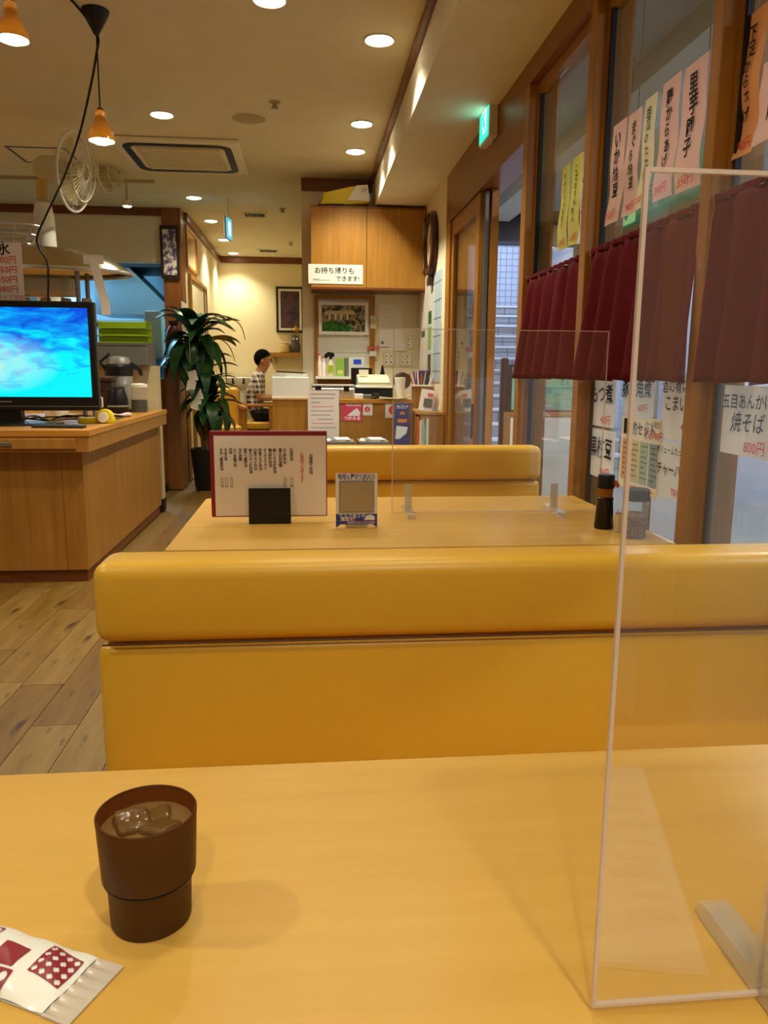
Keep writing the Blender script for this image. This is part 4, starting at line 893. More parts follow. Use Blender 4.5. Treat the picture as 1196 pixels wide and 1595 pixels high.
# ---- half wall at the end of the counter with trays
hw = struct(MB().box(-3.0, -1.19, 6.36, 6.46, .1, 1.17).obj('wall_half', 'beige')); hw['label'] = 'beige half wall at the end of the counter'
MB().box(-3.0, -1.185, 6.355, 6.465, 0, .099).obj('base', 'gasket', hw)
gb = thing('steel_tray_rack', 'dull grey box shelf on the half wall under the green trays', 'shelf', (-1.46, 6.41, 1.1705))
bx('box', 'grey', gb, -.4, .22, -.16, .16, 0, .165, bevel=.006); bx('lip', 'dull_steel', gb, -.405, .225, -.165, -.1605, .15, .17)
mat('lime', '9ab81a', .45)
g0 = None
for i in range(3):
    lb = ['lowest lime green tray in the stack on the half wall', 'middle lime green tray in the stack on the half wall', 'top lime green tray in the stack on the half wall'][i]
    loc = (-1.43, 6.41, 1.3415+i*.056)
    if g0 is None:
        g0 = thing('green_tray', lb, 'tray', loc, 0, 'stack of lime green trays')
        MB().box(-.185, .185, -.13, .13, 0, .006).obj('bottom', 'lime', g0)
        MB().box(-.187, .187, -.132, -.126, .0065, .05).box(-.187, .187, .126, .132, .0065, .05).box(-.187, -.181, -.125, .125, .0065, .05).box(.181, .187, -.125, .125, .0065, .05).obj('sides', 'lime', g0)
        rr_ring(.2, .186, .02, .015, .0505, .0545).obj('rim', 'lime', g0); g0.children[-1].scale = (1, .7, 1)
    else: dup(g0, loc, None, lb)
rj = thing('red_lidded_jar', 'clear jar with a red lid beside the green trays', 'jar', (-1.735, 6.4, 1.3415)); mat('red_plastic', 'd23c24', .4)
MB().lathe([(.055, 0), (.06, .01), (.06, .16), (.05, .17)], n=24).obj('glass', 'jar_plastic', rj, smooth=True); MB().lathe([(.05, .004), (.05, .09)], n=20).obj('contents', 'beige', rj); MB().lathe([(.062, .1705), (.07, .19), (.068, .245), (.05, .255)], n=24).obj('lid', 'red_plastic', rj, smooth=True)
# ---- pots and cups at the counter's end
ap = thing('air_pot', 'black and steel pump air pot at the end of the counter', 'air pot', (-1.40, 5.98, CT+.0005), 25)
MB().lathe([(.1, 0), (.1, .02)], n=28).obj('foot_ring', 'black', ap, smooth=True); MB().lathe([(.095, .0205), (.095, .26)], n=28).obj('body', 'steel', ap, smooth=True); MB().lathe([(.1, .2605), (.102, .33), (.09, .345)], n=28).obj('shoulder', 'black', ap, smooth=True)
MB().lathe([(.08, .3455), (.085, .36), (.075, .395), (.03, .405)], n=28).obj('lid', 'steel', ap, smooth=True); MB().prism([(.06, .32), (.14, .30), (.155, .26), (.17, .265), (.16, .325), (.1, .365), (.06, .365)], -.03, .03).obj('spout', 'black', ap, bevel=.006)
MB().tube([(-.09, 0, .3), (-.13, 0, .36), (-.06, 0, .42)], .012, 8).obj('handle', 'black', ap, smooth=True)
cfs = thing('coffee_server', 'black coffee pot with a handle in front of the air pot', 'pot', (-1.335, 5.62, CT+.0005), 200)
MB().lathe([(.065, 0), (.075, .02), (.072, .1), (.055, .16), (.05, .17)], n=28).obj('body', 'black', cfs, smooth=True); MB().lathe([(.052, .1705), (.05, .19), (.001, .2)], n=28, cap1=False).obj('lid', 'dark_grey', cfs, smooth=True)
MB().tube([(.05, 0, .165), (.11, 0, .16), (.12, 0, .1), (.075, 0, .05)], .01, 8).obj('handle', 'black', cfs, smooth=True); MB().lathe([(.0745, .05), (.0755, .055), (.0745, .06)], n=28).obj('band', 'steel', cfs, smooth=True)
gc_ = thing('glass_canister', 'clear canister half filled with dark tea at the counter corner', 'canister', (-1.235, 5.85, CT+.0005))
MB().lathe([(.06, 0), (.062, .01), (.062, .17), (.058, .18)], n=28).obj('glass', 'jar_plastic', gc_, smooth=True); MB().lathe([(.057, .004), (.057, .09)], n=28).obj('tea', 'dark_grey', gc_, smooth=True); MB().lathe([(.064, .1805), (.064, .2), (.03, .21)], n=28).obj('lid', 'white_plastic', gc_, smooth=True)
for i, (x, y, h, lb) in enumerate([(-1.475, 5.5, .16, 'tall white mug beside the television'), (-1.455, 5.36, .13, 'shorter white mug beside the coffee pot')]):
    mg = thing('white_mug', lb, 'mug', (x, y, CT+.0005), 0, 'mugs by the television'); MB().lathe([(.034, 0), (.04, .01), (.042, h), (.038, h), (.036, .012)], n=24).obj('cup', 'white', mg, smooth=True); MB().tube([(.04, 0, h*.8), (.066, 0, h*.7), (.066, 0, h*.35), (.04, 0, h*.25)], .006, 8).obj('handle', 'white', mg, smooth=True)
bxn = thing('brown_box', 'dark brown tea box behind the white mugs', 'box', (-1.50, 5.8, CT+.0005)); mat('dark_brown', '3b2418', .5); bx('box', 'dark_brown', bxn, -.1, .1, -.06, .06, 0, .22, bevel=.006); bx('lid', 'dark_brown', bxn, -.105, .105, -.065, .065, .2205, .25, bevel=.006)
td = thing('tape_holder', 'yellow half-round tape holder on the counter', 'tape holder', (-1.22, 4.62, CT+.0005), 0); mat('yellow_plastic', 'd8c020', .45)
MB().prism([(-.1, 0), (.1, 0), (.1, .02)]+[(.045+.05*math.cos(R(a)), .03+.05*math.sin(R(a))) for a in range(0, 181, 20)]+[(-.1, .03)], -.03, .03).obj('body', 'yellow_plastic', td, bevel=.004)
MB().lathe([(.03, -.012), (.03, .012)], n=20).obj('tape_roll', 'white', td, loc=(.045, -.031, .035), rot=(R(90), 0, 0))
pc = thing('pink_cloth', 'folded pale pink cloth on the counter edge', 'cloth', (-1.26, 5.3, CT+.003), 15); mat('pink_cloth', 'e6b8b4', .8)
mb = MB(); mb.grid(lambda u, v: ((u-.5)*.16, (v-.5)*.2, .012+.006*math.sin(u*9)+.004*math.sin(v*11)), 10, 10, th=.008); mb.obj('top_fold', 'pink_cloth', pc, smooth=True)

# ================================================================== KITCHEN BEYOND THE HATCH
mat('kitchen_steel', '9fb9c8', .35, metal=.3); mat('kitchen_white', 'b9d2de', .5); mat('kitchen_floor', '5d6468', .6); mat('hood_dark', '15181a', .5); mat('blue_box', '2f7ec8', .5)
wall('wall_kitchen_back', 'bluish kitchen wall beyond the hatch', 'kitchen_white', (-4.2, -1.35, 11.2, 11.3, 0, CEIL)); wall('wall_kitchen_left', 'bluish kitchen side wall', 'kitchen_white', (-4.3, -4.2, 8.14, 11.3, 0, CEIL))
ho = thing('extractor_hood', 'dark edged steel extractor hood in the kitchen at the right', 'hood', (-2.0, 9.9, 0))
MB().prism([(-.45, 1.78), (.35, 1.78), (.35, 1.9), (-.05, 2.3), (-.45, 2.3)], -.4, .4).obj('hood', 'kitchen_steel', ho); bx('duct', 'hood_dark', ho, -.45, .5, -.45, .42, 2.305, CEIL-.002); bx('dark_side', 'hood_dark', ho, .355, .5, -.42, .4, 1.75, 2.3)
h2 = thing('extractor_hood', 'large pale extractor hood in the kitchen behind the canopy', 'hood', (-3.3, 9.6, 0)); MB().prism([(-.7, 1.8), (.7, 1.72), (.7, 1.85), (.2, 2.3), (-.7, 2.3)], -.5, .5).obj('hood', 'kitchen_steel', h2); bx('duct', 'kitchen_steel', h2, -.3, .1, -.3, .3, 2.305, CEIL-.002); bx('dark_edge', 'hood_dark', h2, -.7, .72, -.52, .5, 1.66, 1.715)  # dark strip along the hood's lower edge
kb = thing('kitchen_bench', 'steel kitchen bench along the back wall', 'bench', (-2.5, 10.8, 0)); bx('top', 'steel', kb, -1.3, 1.1, -.35, .35, .85, .9); bx('cabinet', 'kitchen_steel', kb, -1.28, 1.08, -.33, .33, .05, .849)
ks = thing('kitchen_shelf', 'steel wall shelf with containers in the kitchen', 'shelf', (-1.9, 11.0, 1.5)); bx('board', 'steel', ks, -.5, .5, -.18, .19, 0, .02); bx('bracket', 'steel', ks, -.42, -.40, -.15, .19, -.15, -.001); bx('bracket', 'steel', ks, .4, .42, -.15, .19, -.15, -.001)
for i, (x, h, c) in enumerate([(-.35, .2, 'kitchen_white'), (-.1, .14, 'steel'), (.18, .24, 'kitchen_white')]):
    kc = thing('kitchen_container', ['tall white container at the left of the kitchen shelf', 'short steel container on the kitchen shelf', 'tallest white container at the right of the kitchen shelf'][i], 'container', (-1.9+x, 11.0, 1.5205)); MB().lathe([(.07, 0), (.075, h)], n=18).obj('body', c, kc, smooth=True); MB().lathe([(.08, h+.0005), (.08, h+.02)], n=18).obj('lid', 'dark_grey', kc, smooth=True)
bb = thing('blue_crate', 'bright blue plastic crate inside the kitchen beside the pillar', 'crate', (-1.62, 8.6, .9505)); bx('base', 'kitchen_steel', bb, -.16, .16, -.16, .16, -.95, -.0005)
bx('crate_body', 'blue_box', bb, -.13, .13, -.13, .13, 0, .28, bevel=.01); bx('rim', 'blue_box', bb, -.145, .145, -.145, .145, .281, .3, bevel=.004)
wb = thing('white_dispenser', 'pale dispenser standing in the kitchen beside the pillar', 'dispenser', (-1.62, 8.6, 1.2515)); bx('tank', 'kitchen_white', wb, -.09, .09, -.09, .09, 0, .5, bevel=.02); bx('tap', 'steel', wb, -.015, .015, -.13, -.0905, .05, .09)
light('kitchen_tube', 'AREA', (-2.4, 9.6, 2.64), 170, (.34, .70, 1.0), 1.6, size_y=.5)
kl = thing('kitchen_tube_light', 'fluorescent kitchen ceiling light', 'ceiling light', (-2.2, 8.9, CEIL)); bx('housing', 'white', kl, -.62, .62, -.1, .1, -.04, 0); mat('lamp_blue', '9fd0ff', .5, emit=6); MB().tube([(-.58, 0, -.058), (.58, 0, -.058)], .015, 10).obj('tube', 'lamp_blue', kl)

# ================================================================== PILLAR, FRAME, PLANT
fp = thing('flower_panel', 'tall narrow framed panel of purple flowers on the pillar', 'picture', (-1.345, 8.085, 2.03)); mat('frame_dark', '2a1a12', .4)
m, nt, b = _base('flower_print'); tc = nt.nodes.new('ShaderNodeTexCoord'); vo = nt.nodes.new('ShaderNodeTexNoise'); vo.inputs['Scale'].default_value = 17; vo.inputs['Detail'].default_value = 3
rp = nt.nodes.new('ShaderNodeValToRGB'); rp.color_ramp.interpolation = 'CONSTANT'; rp.color_ramp.elements[0].color = (*lin('4a3a5a'), 1); rp.color_ramp.elements[1].position = .53; rp.color_ramp.elements[1].color = (*lin('ddd2bc'), 1); e_ = rp.color_ramp.elements.new(.44); e_.color = (*lin('8a7590'), 1)
nt.links.new(tc.outputs['Object'], vo.inputs['Vector']); nt.links.new(vo.outputs['Fac'], rp.inputs[0]); nt.links.new(rp.outputs[0], b.inputs['Base Color'])
bx('picture', 'flower_print', fp, -.065, .065, -.004, .01, .035, .465)
MB().box(-.09, -.066, -.012, .014, 0, .5).box(.066, .09, -.012, .014, 0, .5).box(-.0655, .0655, -.012, .014, .466, .5).box(-.0655, .0655, -.012, .014, 0, .034).obj('frame', 'frame_dark', fp)
sc_ = thing('service_cabinet', 'brown wooden cabinet at the foot of the pillar', 'cabinet', (-1.42, 7.62, 0)); bx('body', 'dark_panel', sc_, -.16, .06, -.2, .3, .06, 1.06); bx('door', 'panel_wood_d', sc_, -.155, .055, -.222, -.2005, .08, 1.04, bevel=.004) if 'panel_wood_d' in MATS else (wood('panel_wood_d', '8a5018', 'a2662a', 'z', 2, .4), bx('door', 'panel_wood_d', sc_, -.155, .055, -.222, -.2005, .08, 1.04, bevel=.004))
bx('side_post', 'dark_panel', sc_, .061, .2, -.05, .3, 0, 1.16); bx('plinth', 'gasket', sc_, -.15, .06, -.19, .3, 0, .059)
pc2 = thing('pink_towel', 'small pink towel on the cabinet by the pillar', 'towel', (-1.29, 7.72, 1.1605)); mb = MB(); mb.grid(lambda u, v: ((u-.5)*.16, (v-.5)*.2, .012+.004*math.sin(u*8)), 8, 6, th=.011); mb.obj('cloth', 'pink_cloth', pc2, smooth=True)
vz = thing('red_lacquer_vase', 'dark red lacquered vase half hidden behind the plant leaves', 'vase', (-1.36, 7.80, 1.1605+.0)); mat('lacquer', '4a1a12', .25); vz.location.x = -1.30; vz.location.y = 7.86
MB().lathe([(.04, 0), (.065, .02), (.085, .2), (.075, .34), (.04, .40), (.05, .44)], n=24).obj('body', 'lacquer', vz, smooth=True); MB().lathe([(.052, .4405), (.055, .447), (.04, .45)], n=24).obj('lip', 'lacquer', vz, smooth=True)
random.seed(11)
pl = thing('dracaena', 'tall dracaena plant with long drooping green leaves in a dark pot', 'plant', (-.985, 7.55, 0))
mat('pot_dark', '17120f', .5); mat('cane', '6a4a2a', .8, var=.2, vscale=30); mat('soil', '2a1c10', .9)
mat('leaf_a', '1f4a1c', .35, var=.25, vscale=8); mat('leaf_b', '2f6424', .35, var=.2, vscale=8); mat('leaf_c', '153414', .35, var=.2, vscale=8); mat('leaf_dry', '8a7430', .6)
MB().lathe([(.11, 0), (.115, .01), (.15, .38), (.155, .4), (.14, .4), (.135, .36)], n=28, cap1=False).obj('pot', 'pot_dark', pl, smooth=True); MB().lathe([(.137, .355), (.1, .362), (.001, .365)], n=24, cap0=False, cap1=False).obj('soil', 'soil', pl)
crowns = [((-.07, 0, 1.46), 1.0, 42, .60), ((.02, -.05, 1.22), .75, 16, .44), ((.06, .03, .92), .8, 36, .46)]
leaf_meshes = []
for k in range(4):
    Lg, wd, dr_ = 1.0, .25, (.85, 1.15, .6, 1.4)[k]
    def fn(u, v, dr_=dr_):
        a = v*dr_*1.6; x = (math.sin(a)/1.6/dr_ if dr_ else v); z = .55*v-(.55*v*v*dr_*1.25)
        w_ = wd*(math.sin(math.pi*min(1, v*.92+.07))**.75)
        return (v*.85-.18*v*v*dr_, (u-.5)*w_, z-abs(u-.5)*-.35*w_)
    mb = MB(); mb.grid(fn, 2, 10); o_ = mb.obj('leaf', ['leaf_a', 'leaf_b', 'leaf_c', 'leaf_a'][k], pl, smooth=True); shade(o_, 180); leaf_meshes.append(o_.data); bpy.data.objects.remove(o_)
for (c, s_, n, L) in crowns:
    MB().tube([(c[0]*.4, c[1]*.4, .35), (c[0]*.8, c[1]*.8, c[2]*.6), c], .018, 8).obj('cane', 'cane', pl, smooth=True)
    for i in range(n):
        lf = bpy.data.objects.new('leaf', leaf_meshes[random.choice((0, 1, 2, 3, 3))]); COL.objects.link(lf); lf.parent = pl
        t_ = i/n; az = i*2.399+random.uniform(-.3, .3); pitch = -75+150*t_+random.uniform(-12, 12)
        sc = L*random.uniform(.75, 1.1); lf.scale = (sc, sc, sc); lf.location = (c[0], c[1], c[2]-.16*t_); lf.rotation_euler = Euler((0, R(pitch*.75), az), 'XYZ')
P = [Vector((-.05, -.02, 1.50)), Vector((.1, -.05, 1.62)), Vector((.25, -.06, 1.63)), Vector((.36, -.06, 1.55)), Vector((.40, -.06, 1.42))]
MB().tube(smooth_path(P, 5), .008, 5, r1=.003).obj('dry_leaf', 'leaf_dry', pl); P = [Vector((-.02, -.02, 1.42)), Vector((.14, -.05, 1.44)), Vector((.25, -.06, 1.36)), Vector((.30, -.06, 1.22))]
MB().tube(smooth_path(P, 5), .009, 5, r1=.003).obj('dry_leaf', 'leaf_dry', pl)
# notices on the passage door, white paper ornament
for i, (tl, br, lb) in enumerate([((284, 452), (296, 545), 'white handwritten sheet on the passage door, the left one'), ((298, 470), (309, 545), 'white handwritten sheet on the passage door, the middle one'), ((311, 480), (319, 550), 'small white sheet on the passage door frame')]):
    a = on_x(*tl, -1.2); c = on_x(*br, -1.2); o_ = MB().box(-1.2145 if i < 2 else -1.199, -1.2135 if i < 2 else -1.198, a.y, c.y, min(a.z, c.z)-.1, max(a.z, c.z)-.1)
    nn = thing('posted_sheet', lb, 'notice', (0, 0, 0), 0, 'papers on the passage door'); o_.obj('sheet', 'paper', nn)
    for k in range(5): MB().box(-1.2133 if i < 2 else -1.1978, -1.2125 if i < 2 else -1.197, a.y+.05+k*(c.y-a.y-.1)/5, a.y+.05+k*(c.y-a.y-.1)/5+.02, min(a.z, c.z)-.02, max(a.z, c.z)-.16).obj('handwriting', 'grey_ink', nn)
zz = thing('paper_streamer', 'white zigzag paper streamer hanging below the plant crown', 'streamer', on_y(295, 578, 7.3)); zz.location.y = 7.3
for i in range(4):
    f_ = bx('fold', 'paper', zz, -.03, .05, -.002, .002, -.095, .0); f_.location = (.008*(-1)**i+.02*i, .003*i, -.085*i); f_.rotation_euler = (0, R(14 if i % 2 else -14), 0)
MB().tube([(.01, 0, 0), (.01, 0, .35)], .0015, 5).obj('string', 'white', zz)

# ================================================================== CASH DESK
RY, RT = 5.5, .945
cd_ = thing('cash_desk', 'wooden cash desk counter with papers pinned to its front', 'counter', (0, 0, 0))
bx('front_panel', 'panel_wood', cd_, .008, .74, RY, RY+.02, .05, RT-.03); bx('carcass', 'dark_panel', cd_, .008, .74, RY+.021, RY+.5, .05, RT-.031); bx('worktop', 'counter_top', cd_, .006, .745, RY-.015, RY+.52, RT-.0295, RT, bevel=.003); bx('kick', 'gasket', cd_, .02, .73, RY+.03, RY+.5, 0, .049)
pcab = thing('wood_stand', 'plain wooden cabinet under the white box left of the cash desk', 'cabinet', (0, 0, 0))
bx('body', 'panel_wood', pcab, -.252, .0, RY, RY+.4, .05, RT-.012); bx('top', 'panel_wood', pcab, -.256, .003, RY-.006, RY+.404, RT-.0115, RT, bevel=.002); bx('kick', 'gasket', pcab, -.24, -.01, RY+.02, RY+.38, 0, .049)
wbx = thing('white_box', 'white box standing on the wooden cabinet before the seated man', 'box', (-.127, RY+.18, RT+.0005)); bx('body', 'white', wbx, -.128, .128, -.16, .16, 0, .150, bevel=.006); bx('base_line', 'white_plastic', wbx, -.131, .131, -.163, .163, .0, .012, bevel=.002)
nb = thing('newspaper_pile', 'folded newspapers and a black folder on the white box', 'newspapers', (-.127, RY+.18, RT+.1515))
for i in range(4): f_ = bx('newspaper', 'paper' if i % 2 else 'ad_white', nb, -.13+.01*i, .125-.004*i, -.13, .14, .006*i, .006*i+.0055); f_.rotation_euler = (0, 0, R(2*i-3))
f_ = bx('folder', 'matte_black', nb, -.09, .10, -.12, .12, .0245, .032); f_.rotation_euler = (0, R(3), R(-5)); f_.location.z = .004
def card(name, label, cat, m, x0, y0, x1, y1, Y, group=None):
    a = on_y(x0, y0, Y); c = on_y(x1, y1, Y); t = thing(name, label, cat, (a.x, Y, c.z), 0, group); w, h = c.x-a.x, a.z-c.z
    bx('sheet', m, t, 0, w, 0, .0012, 0, h); return t, w, h
mat('pinkish_paper', 'eadbd6', .7); mat('pink_card', 'e2486a', .55)
t, w, h = card('notice_sheet', 'long pale printed notice hanging on the front of the cash desk', 'notice', 'pinkish_paper', 479, 608, 528, 682, RY-.018)
for i, (u, l) in enumerate([(.1, .8), (.1, .75), (.1, .3), (.12, .7), (.1, .75), (.1, .62), (.3, .5), (.12, .7), (.1, .8), (.12, .4)]): bx('print_line', ('grey_ink', 'grey_ink', 'grey_ink', 'red_ink')[i % 4], t, w*u, w*(u+l), -.0006, -.0001, h*(.93-.088*i)-.003, h*(.93-.088*i))
t, w, h = card('payment_card', 'pink payment card with a white pointing hand on the cash desk', 'sign', 'pink_card', 532, 625, 565, 656, RY-.003)
text(t, 'Rakuten', w*.22, (w*.55, -.001, h*.83), 'white_ink', bold=.02); text(t, 'つかえる', w*.2, (w*.5, -.001, h*.14), 'white_ink', bold=.03)
MB().prism([(w*.25, h*.27), (w*.85, h*.27), (w*.88, h*.45), (w*.72, h*.66), (w*.66, h*.62), (w*.5, h*.5)], -.0012, -.0004).obj('hand_print', 'white_ink', t)
t, w, h = card('hanging_tag', 'small white tag with a red round mark beside the pink card', 'tag', 'white', 564, 628, 580, 647, RY-.003, 'cards with a red round mark')
def disc(t, x, z, r, m, y=-.001): MB().prism([(x+r*math.cos(2*math.pi*i/20), z+r*math.sin(2*math.pi*i/20)) for i in range(20)], y, y+.0006).obj('red_disc', m, t)
disc(t, w*.5, h*.5, w*.27, 'red_ink'); bx('clip', 'white', t, w*.25, w*.75, -.0012, .0015, h*1.005, h*1.22)
text(t, 'd', w*.4, (w*.5, -.0016, h*.5), 'white_ink')
t, w, h = card('square_card', 'square white card with a red round mark on the cash desk', 'card', 'white', 600, 628, 621, 651, RY-.003, 'cards with a red round mark'); disc(t, w*.58, h*.55, w*.33, 'red_ink'); text(t, 'd', w*.5, (w*.58, -.0016, h*.56), 'white_ink')
# things on the desk
ca = thing('silver_case', 'silver aluminium case with black latches on the cash desk', 'case', (.17, RY+.16, RT+.0005))
bx('shell', 'steel', ca, -.15, .16, -.09, .09, .0, .075, bevel=.008); bx('lid', 'dull_steel', ca, -.15, .16, -.09, .09, .0755, .10, bevel=.008)
for x in (-.1, .1): bx('latch', 'black', ca, x-.02, x+.02, -.098, -.0905, .05, .09, bevel=.003)
MB().tube([(-.045, -.1, .05), (-.04, -.12, .03), (.05, -.12, .03), (.055, -.1, .05)], .008, 8).obj('handle', 'chrome', ca, smooth=True)
tk = thing('cash_tray', 'small white and grey coin tray on the desk edge', 'tray', (.385, RY+.05, RT+.0005)); bx('tray', 'white', tk, -.06, .0, -.05, .05, 0, .035, bevel=.004); bx('insert', 'grey', tk, .0005, .075, -.05, .05, 0, .03, bevel=.004)
rg_ = thing('cash_register', 'pale beige cash register with a curling receipt', 'cash register', (.47, RY+.26, RT+.0005))
bx('drawer', 'matte_black', rg_, -.13, .14, -.14, .15, 0, .075, bevel=.004); bx('deck', 'white', rg_, -.13, .13, -.16, .15, .0755, .09, bevel=.003)
MB().prism_x([(-.13, .0905), (.14, .0905), (.14, .17), (.02, .165), (-.1, .125), (-.13, .12)], -.11, .12).obj('printer_body', 'cream_plastic', rg_, bevel=.006); bx('receipt', 'paper', rg_, -.1, -.03, -.02, .0, .165, .205); bx('lid_seam', 'grey', rg_, -.112, .122, -.1315, -.1302, .105, .108)
mo = thing('small_monitor', 'small black customer display behind the cash register', 'monitor', (.40, RY+.48, RT+.0005)); bx('stem', 'black', mo, -.02, .02, -.02, .02, 0, .1); bx('panel', 'black', mo, -.075, .085, -.015, .015, .08, .22, bevel=.004); bx('base', 'black', mo, -.06, .06, -.05, .05, 0, .01)
kt = thing('black_clip', 'small black clip lamp on the cash register', 'clip', (.56, RY+.42, RT+.0005)); MB().lathe([(.018, 0), (.02, .17), (.012, .21), (.006, .24)], n=14).obj('body', 'black', kt, smooth=True)
df_ = thing('desk_fan', 'small dark round desk fan beside the paper roll', 'fan', (.70, RY+.33, RT+.0005), 0); MB().lathe([(.06, -.03), (.066, 0), (.06, .03)], n=28).obj('guard', 'dark_brown', df_, loc=(0, 0, .125), rot=(R(90), 0, R(20)), smooth=True); bx('base', 'dark_brown', df_, -.03, .03, -.05, .05, 0, .012); MB().tube([(0, 0, .01), (0, 0, .06)], .012, 8).obj('stem', 'dark_brown', df_)
pr = thing('paper_roll', 'white paper roll standing on the desk', 'paper roll', (.663, RY+.15, RT+.0005)); MB().lathe([(.038, 0), (.034, .004), (.040, .15), (.035, .152), (.012, .152), (.012, .148)], n=28).obj('roll', 'white', pr, smooth=True)
wt_ = thing('wooden_tray', 'thin wooden money tray at the edge of the cash desk', 'tray', (.60, RY+.04, RT+.0005)); bx('base', 'beige', wt_, -.1, .1, -.06, .06, 0, .006); MB().tube(smooth_path([Vector((-.1, -.05, .012)), Vector((-.03, -.066, .006)), Vector((.05, -.066, .006)), Vector((.105, -.05, .02)), Vector((.11, -.04, .035))], 4), .006, 6).obj('rim', 'beige', wt_)
bh = thing('black_stapler', 'black stapler on the desk under the register', 'stapler', (.475, RY+.03, RT+.0005), 60); bx('base', 'matte_black', bh, -.03, .03, -.015, .015, 0, .012, bevel=.003); bx('arm', 'matte_black', bh, -.05, .045, -.012, .012, .02, .04, bevel=.006); bx('hinge', 'dull_steel', bh, -.05, -.035, -.013, .013, .0125, .0195)
# blue display box, books, corner cabinet
bl = thing('blue_display_box', 'tall dark blue product box with orange print before the desk', 'box', (on_y(626, 684, 5.36).x, 5.36, on_y(626, 684, 5.36).z), 4)
mat('box_blue', '25307e', .4); mat('box_orange', 'e08a1c', .5); h = on_y(626, 618, 5.36).z-bl.location.z
bx('box', 'box_blue', bl, -.05, .05, 0, .06, 0, h, bevel=.002); bx('foot', 'box_blue', bl, -.055, .05, -.012, -.0005, 0, .05); bx('orange_print', 'box_orange', bl, -.033, .033, -.0015, -.0003, h*.56, h*.64)
MB().prism([(-.05, h*.12), (-.02, h*.16), (.03, h*.3), (.04, h*.45), (-.04, h*.48), (-.045, h*.3)], -.0015, -.0003).obj('white_print', 'white_ink', bl); text(bl, 'カロナ', .03, (0, -.002, h*.92), 'white_ink', bold=.02); MB().prism([(-.02+.02*math.cos(a*.4)*1.0+.02, h*.75+.02*math.sin(a*.4)) for a in range(9)], -.0015, -.0003).obj('orange_arc', 'box_orange', bl)
lt = thing('low_rack', 'low dark rack before the cash desk carrying flyers', 'rack', (.33, 5.22, 0))
bx('board', 'dark_grey', lt, -.3, .34, -.17, .2, .60, .625); bx('leg', 'dark_grey', lt, -.29, -.26, -.15, -.12, 0, .5995); bx('leg', 'dark_grey', lt, .3, .33, -.15, -.12, 0, .5995); bx('leg', 'dark_grey', lt, -.29, -.26, .15, .18, 0, .5995); bx('leg', 'dark_grey', lt, .3, .33, .15, .18, 0, .5995)
bl.location.z = .6255; hh = on_y(626, 618, 5.36).z-.6255
mat('flyer_box', '77726a', .7)
for i, (x, lb) in enumerate([(-.13, 'grey flyer box on the low rack, left'), (.1, 'grey flyer box on the low rack beside the blue box')]):
    fb = thing('flyer_box', lb, 'box', (.33+x, 5.2, .6255), 0, 'flyer boxes on the low rack'); bx('box', 'flyer_box', fb, -.1, .1, -.11, .11, 0, .055, bevel=.003)
    for k in range(3): f_ = bx('flyer', 'pinkish_paper' if k != 1 else 'flyer_box', fb, -.085+.03*k, .05+.01*k, -.09, .1, .0555+.004*k, .059+.004*k); f_.rotation_euler = (0, 0, R(4*k-4))
cc = thing('corner_cabinet', 'light wooden cabinet beside the sliding door carrying leaflets', 'cabinet', (0, 0, 0))
x0 = on_y(655, 645, 5.36).x; x1 = .943
bx('body', 'panel_wood', cc, x0, x1, 5.36, 5.72, .04, .842); bx('open_shelf', 'panel_wood', cc, .75, x0-.001, 5.46, 5.72, .04, .842)
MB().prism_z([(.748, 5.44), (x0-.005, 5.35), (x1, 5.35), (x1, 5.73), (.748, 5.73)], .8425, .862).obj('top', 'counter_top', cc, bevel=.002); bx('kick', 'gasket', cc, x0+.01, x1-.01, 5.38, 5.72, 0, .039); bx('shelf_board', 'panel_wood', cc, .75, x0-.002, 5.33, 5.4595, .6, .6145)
bcols = ['orange_plastic', 'white', 'beige', 'green_poster', 'white']
for i in range(5):
    bk = thing('book', ['orange book in the open shelf beside the blue box', 'thin white book next to the orange one', 'beige book in the middle of the open shelf', 'pale green book in the open shelf', 'white book at the right end of the open shelf'][i], 'book', (.752+i*.0165, 5.345, .6155), 0, 'books in the corner cabinet'); hb = (.21, .19, .2, .17, .2)[i]
    bx('pages', 'paper', bk, .0022, .0128, .002, .1, .002, hb-.002); MB().box(0, .002, 0, .104, 0, hb).box(.013, .015, 0, .104, 0, hb).box(.0021, .0129, 0, .0015, 0, hb).obj('cover', bcols[i], bk)
ls = thing('leaflet_stand', 'leaflets leaning in a holder on the corner cabinet', 'leaflets', (.83, 5.44, .8625), -12)
for i in range(4): f_ = bx('leaflet', ('white', 'pinkish_paper', 'ad_white', 'paper')[i], ls, -.06+.012*i, .04+.012*i, .02*i, .02*i+.003, .003, .155-.008*i); f_.rotation_euler = (R(-12), R(8), 0)
bx('holder', 'grey', ls, -.06, .09, -.02, .09, 0, .0025); bx('picture_print', 'grey_ink', ls, -.03, .03, -.008, -.0065, .03, .09); ls.children[-1].rotation_euler = (R(-12), R(8), 0); bx('red_print', 'red_ink', ls, -.01, .03, -.008, -.0065, .11, .13); ls.children[-1].rotation_euler = (R(-12), R(8), 0)
ph_ = thing('pen_tray', 'shelf tray of purple and orange pens beside the wall', 'tray', (.86, 5.9, on_y(665, 602, 5.9).z)); bx('tray', 'white', ph_, -.08, .08, -.06, .06, 0, .012, bevel=.002); bx('support', 'panel_wood', ph_, -.07, .085, -.04, .06, .8625-ph_.location.z-.0, -.0005); mat('purple', '4a2c72', .5)
ph_.children[-1].location.z = 0
bx('purple_case', 'purple', ph_, -.04, .06, -.0, .05, .0125, .12, bevel=.006)
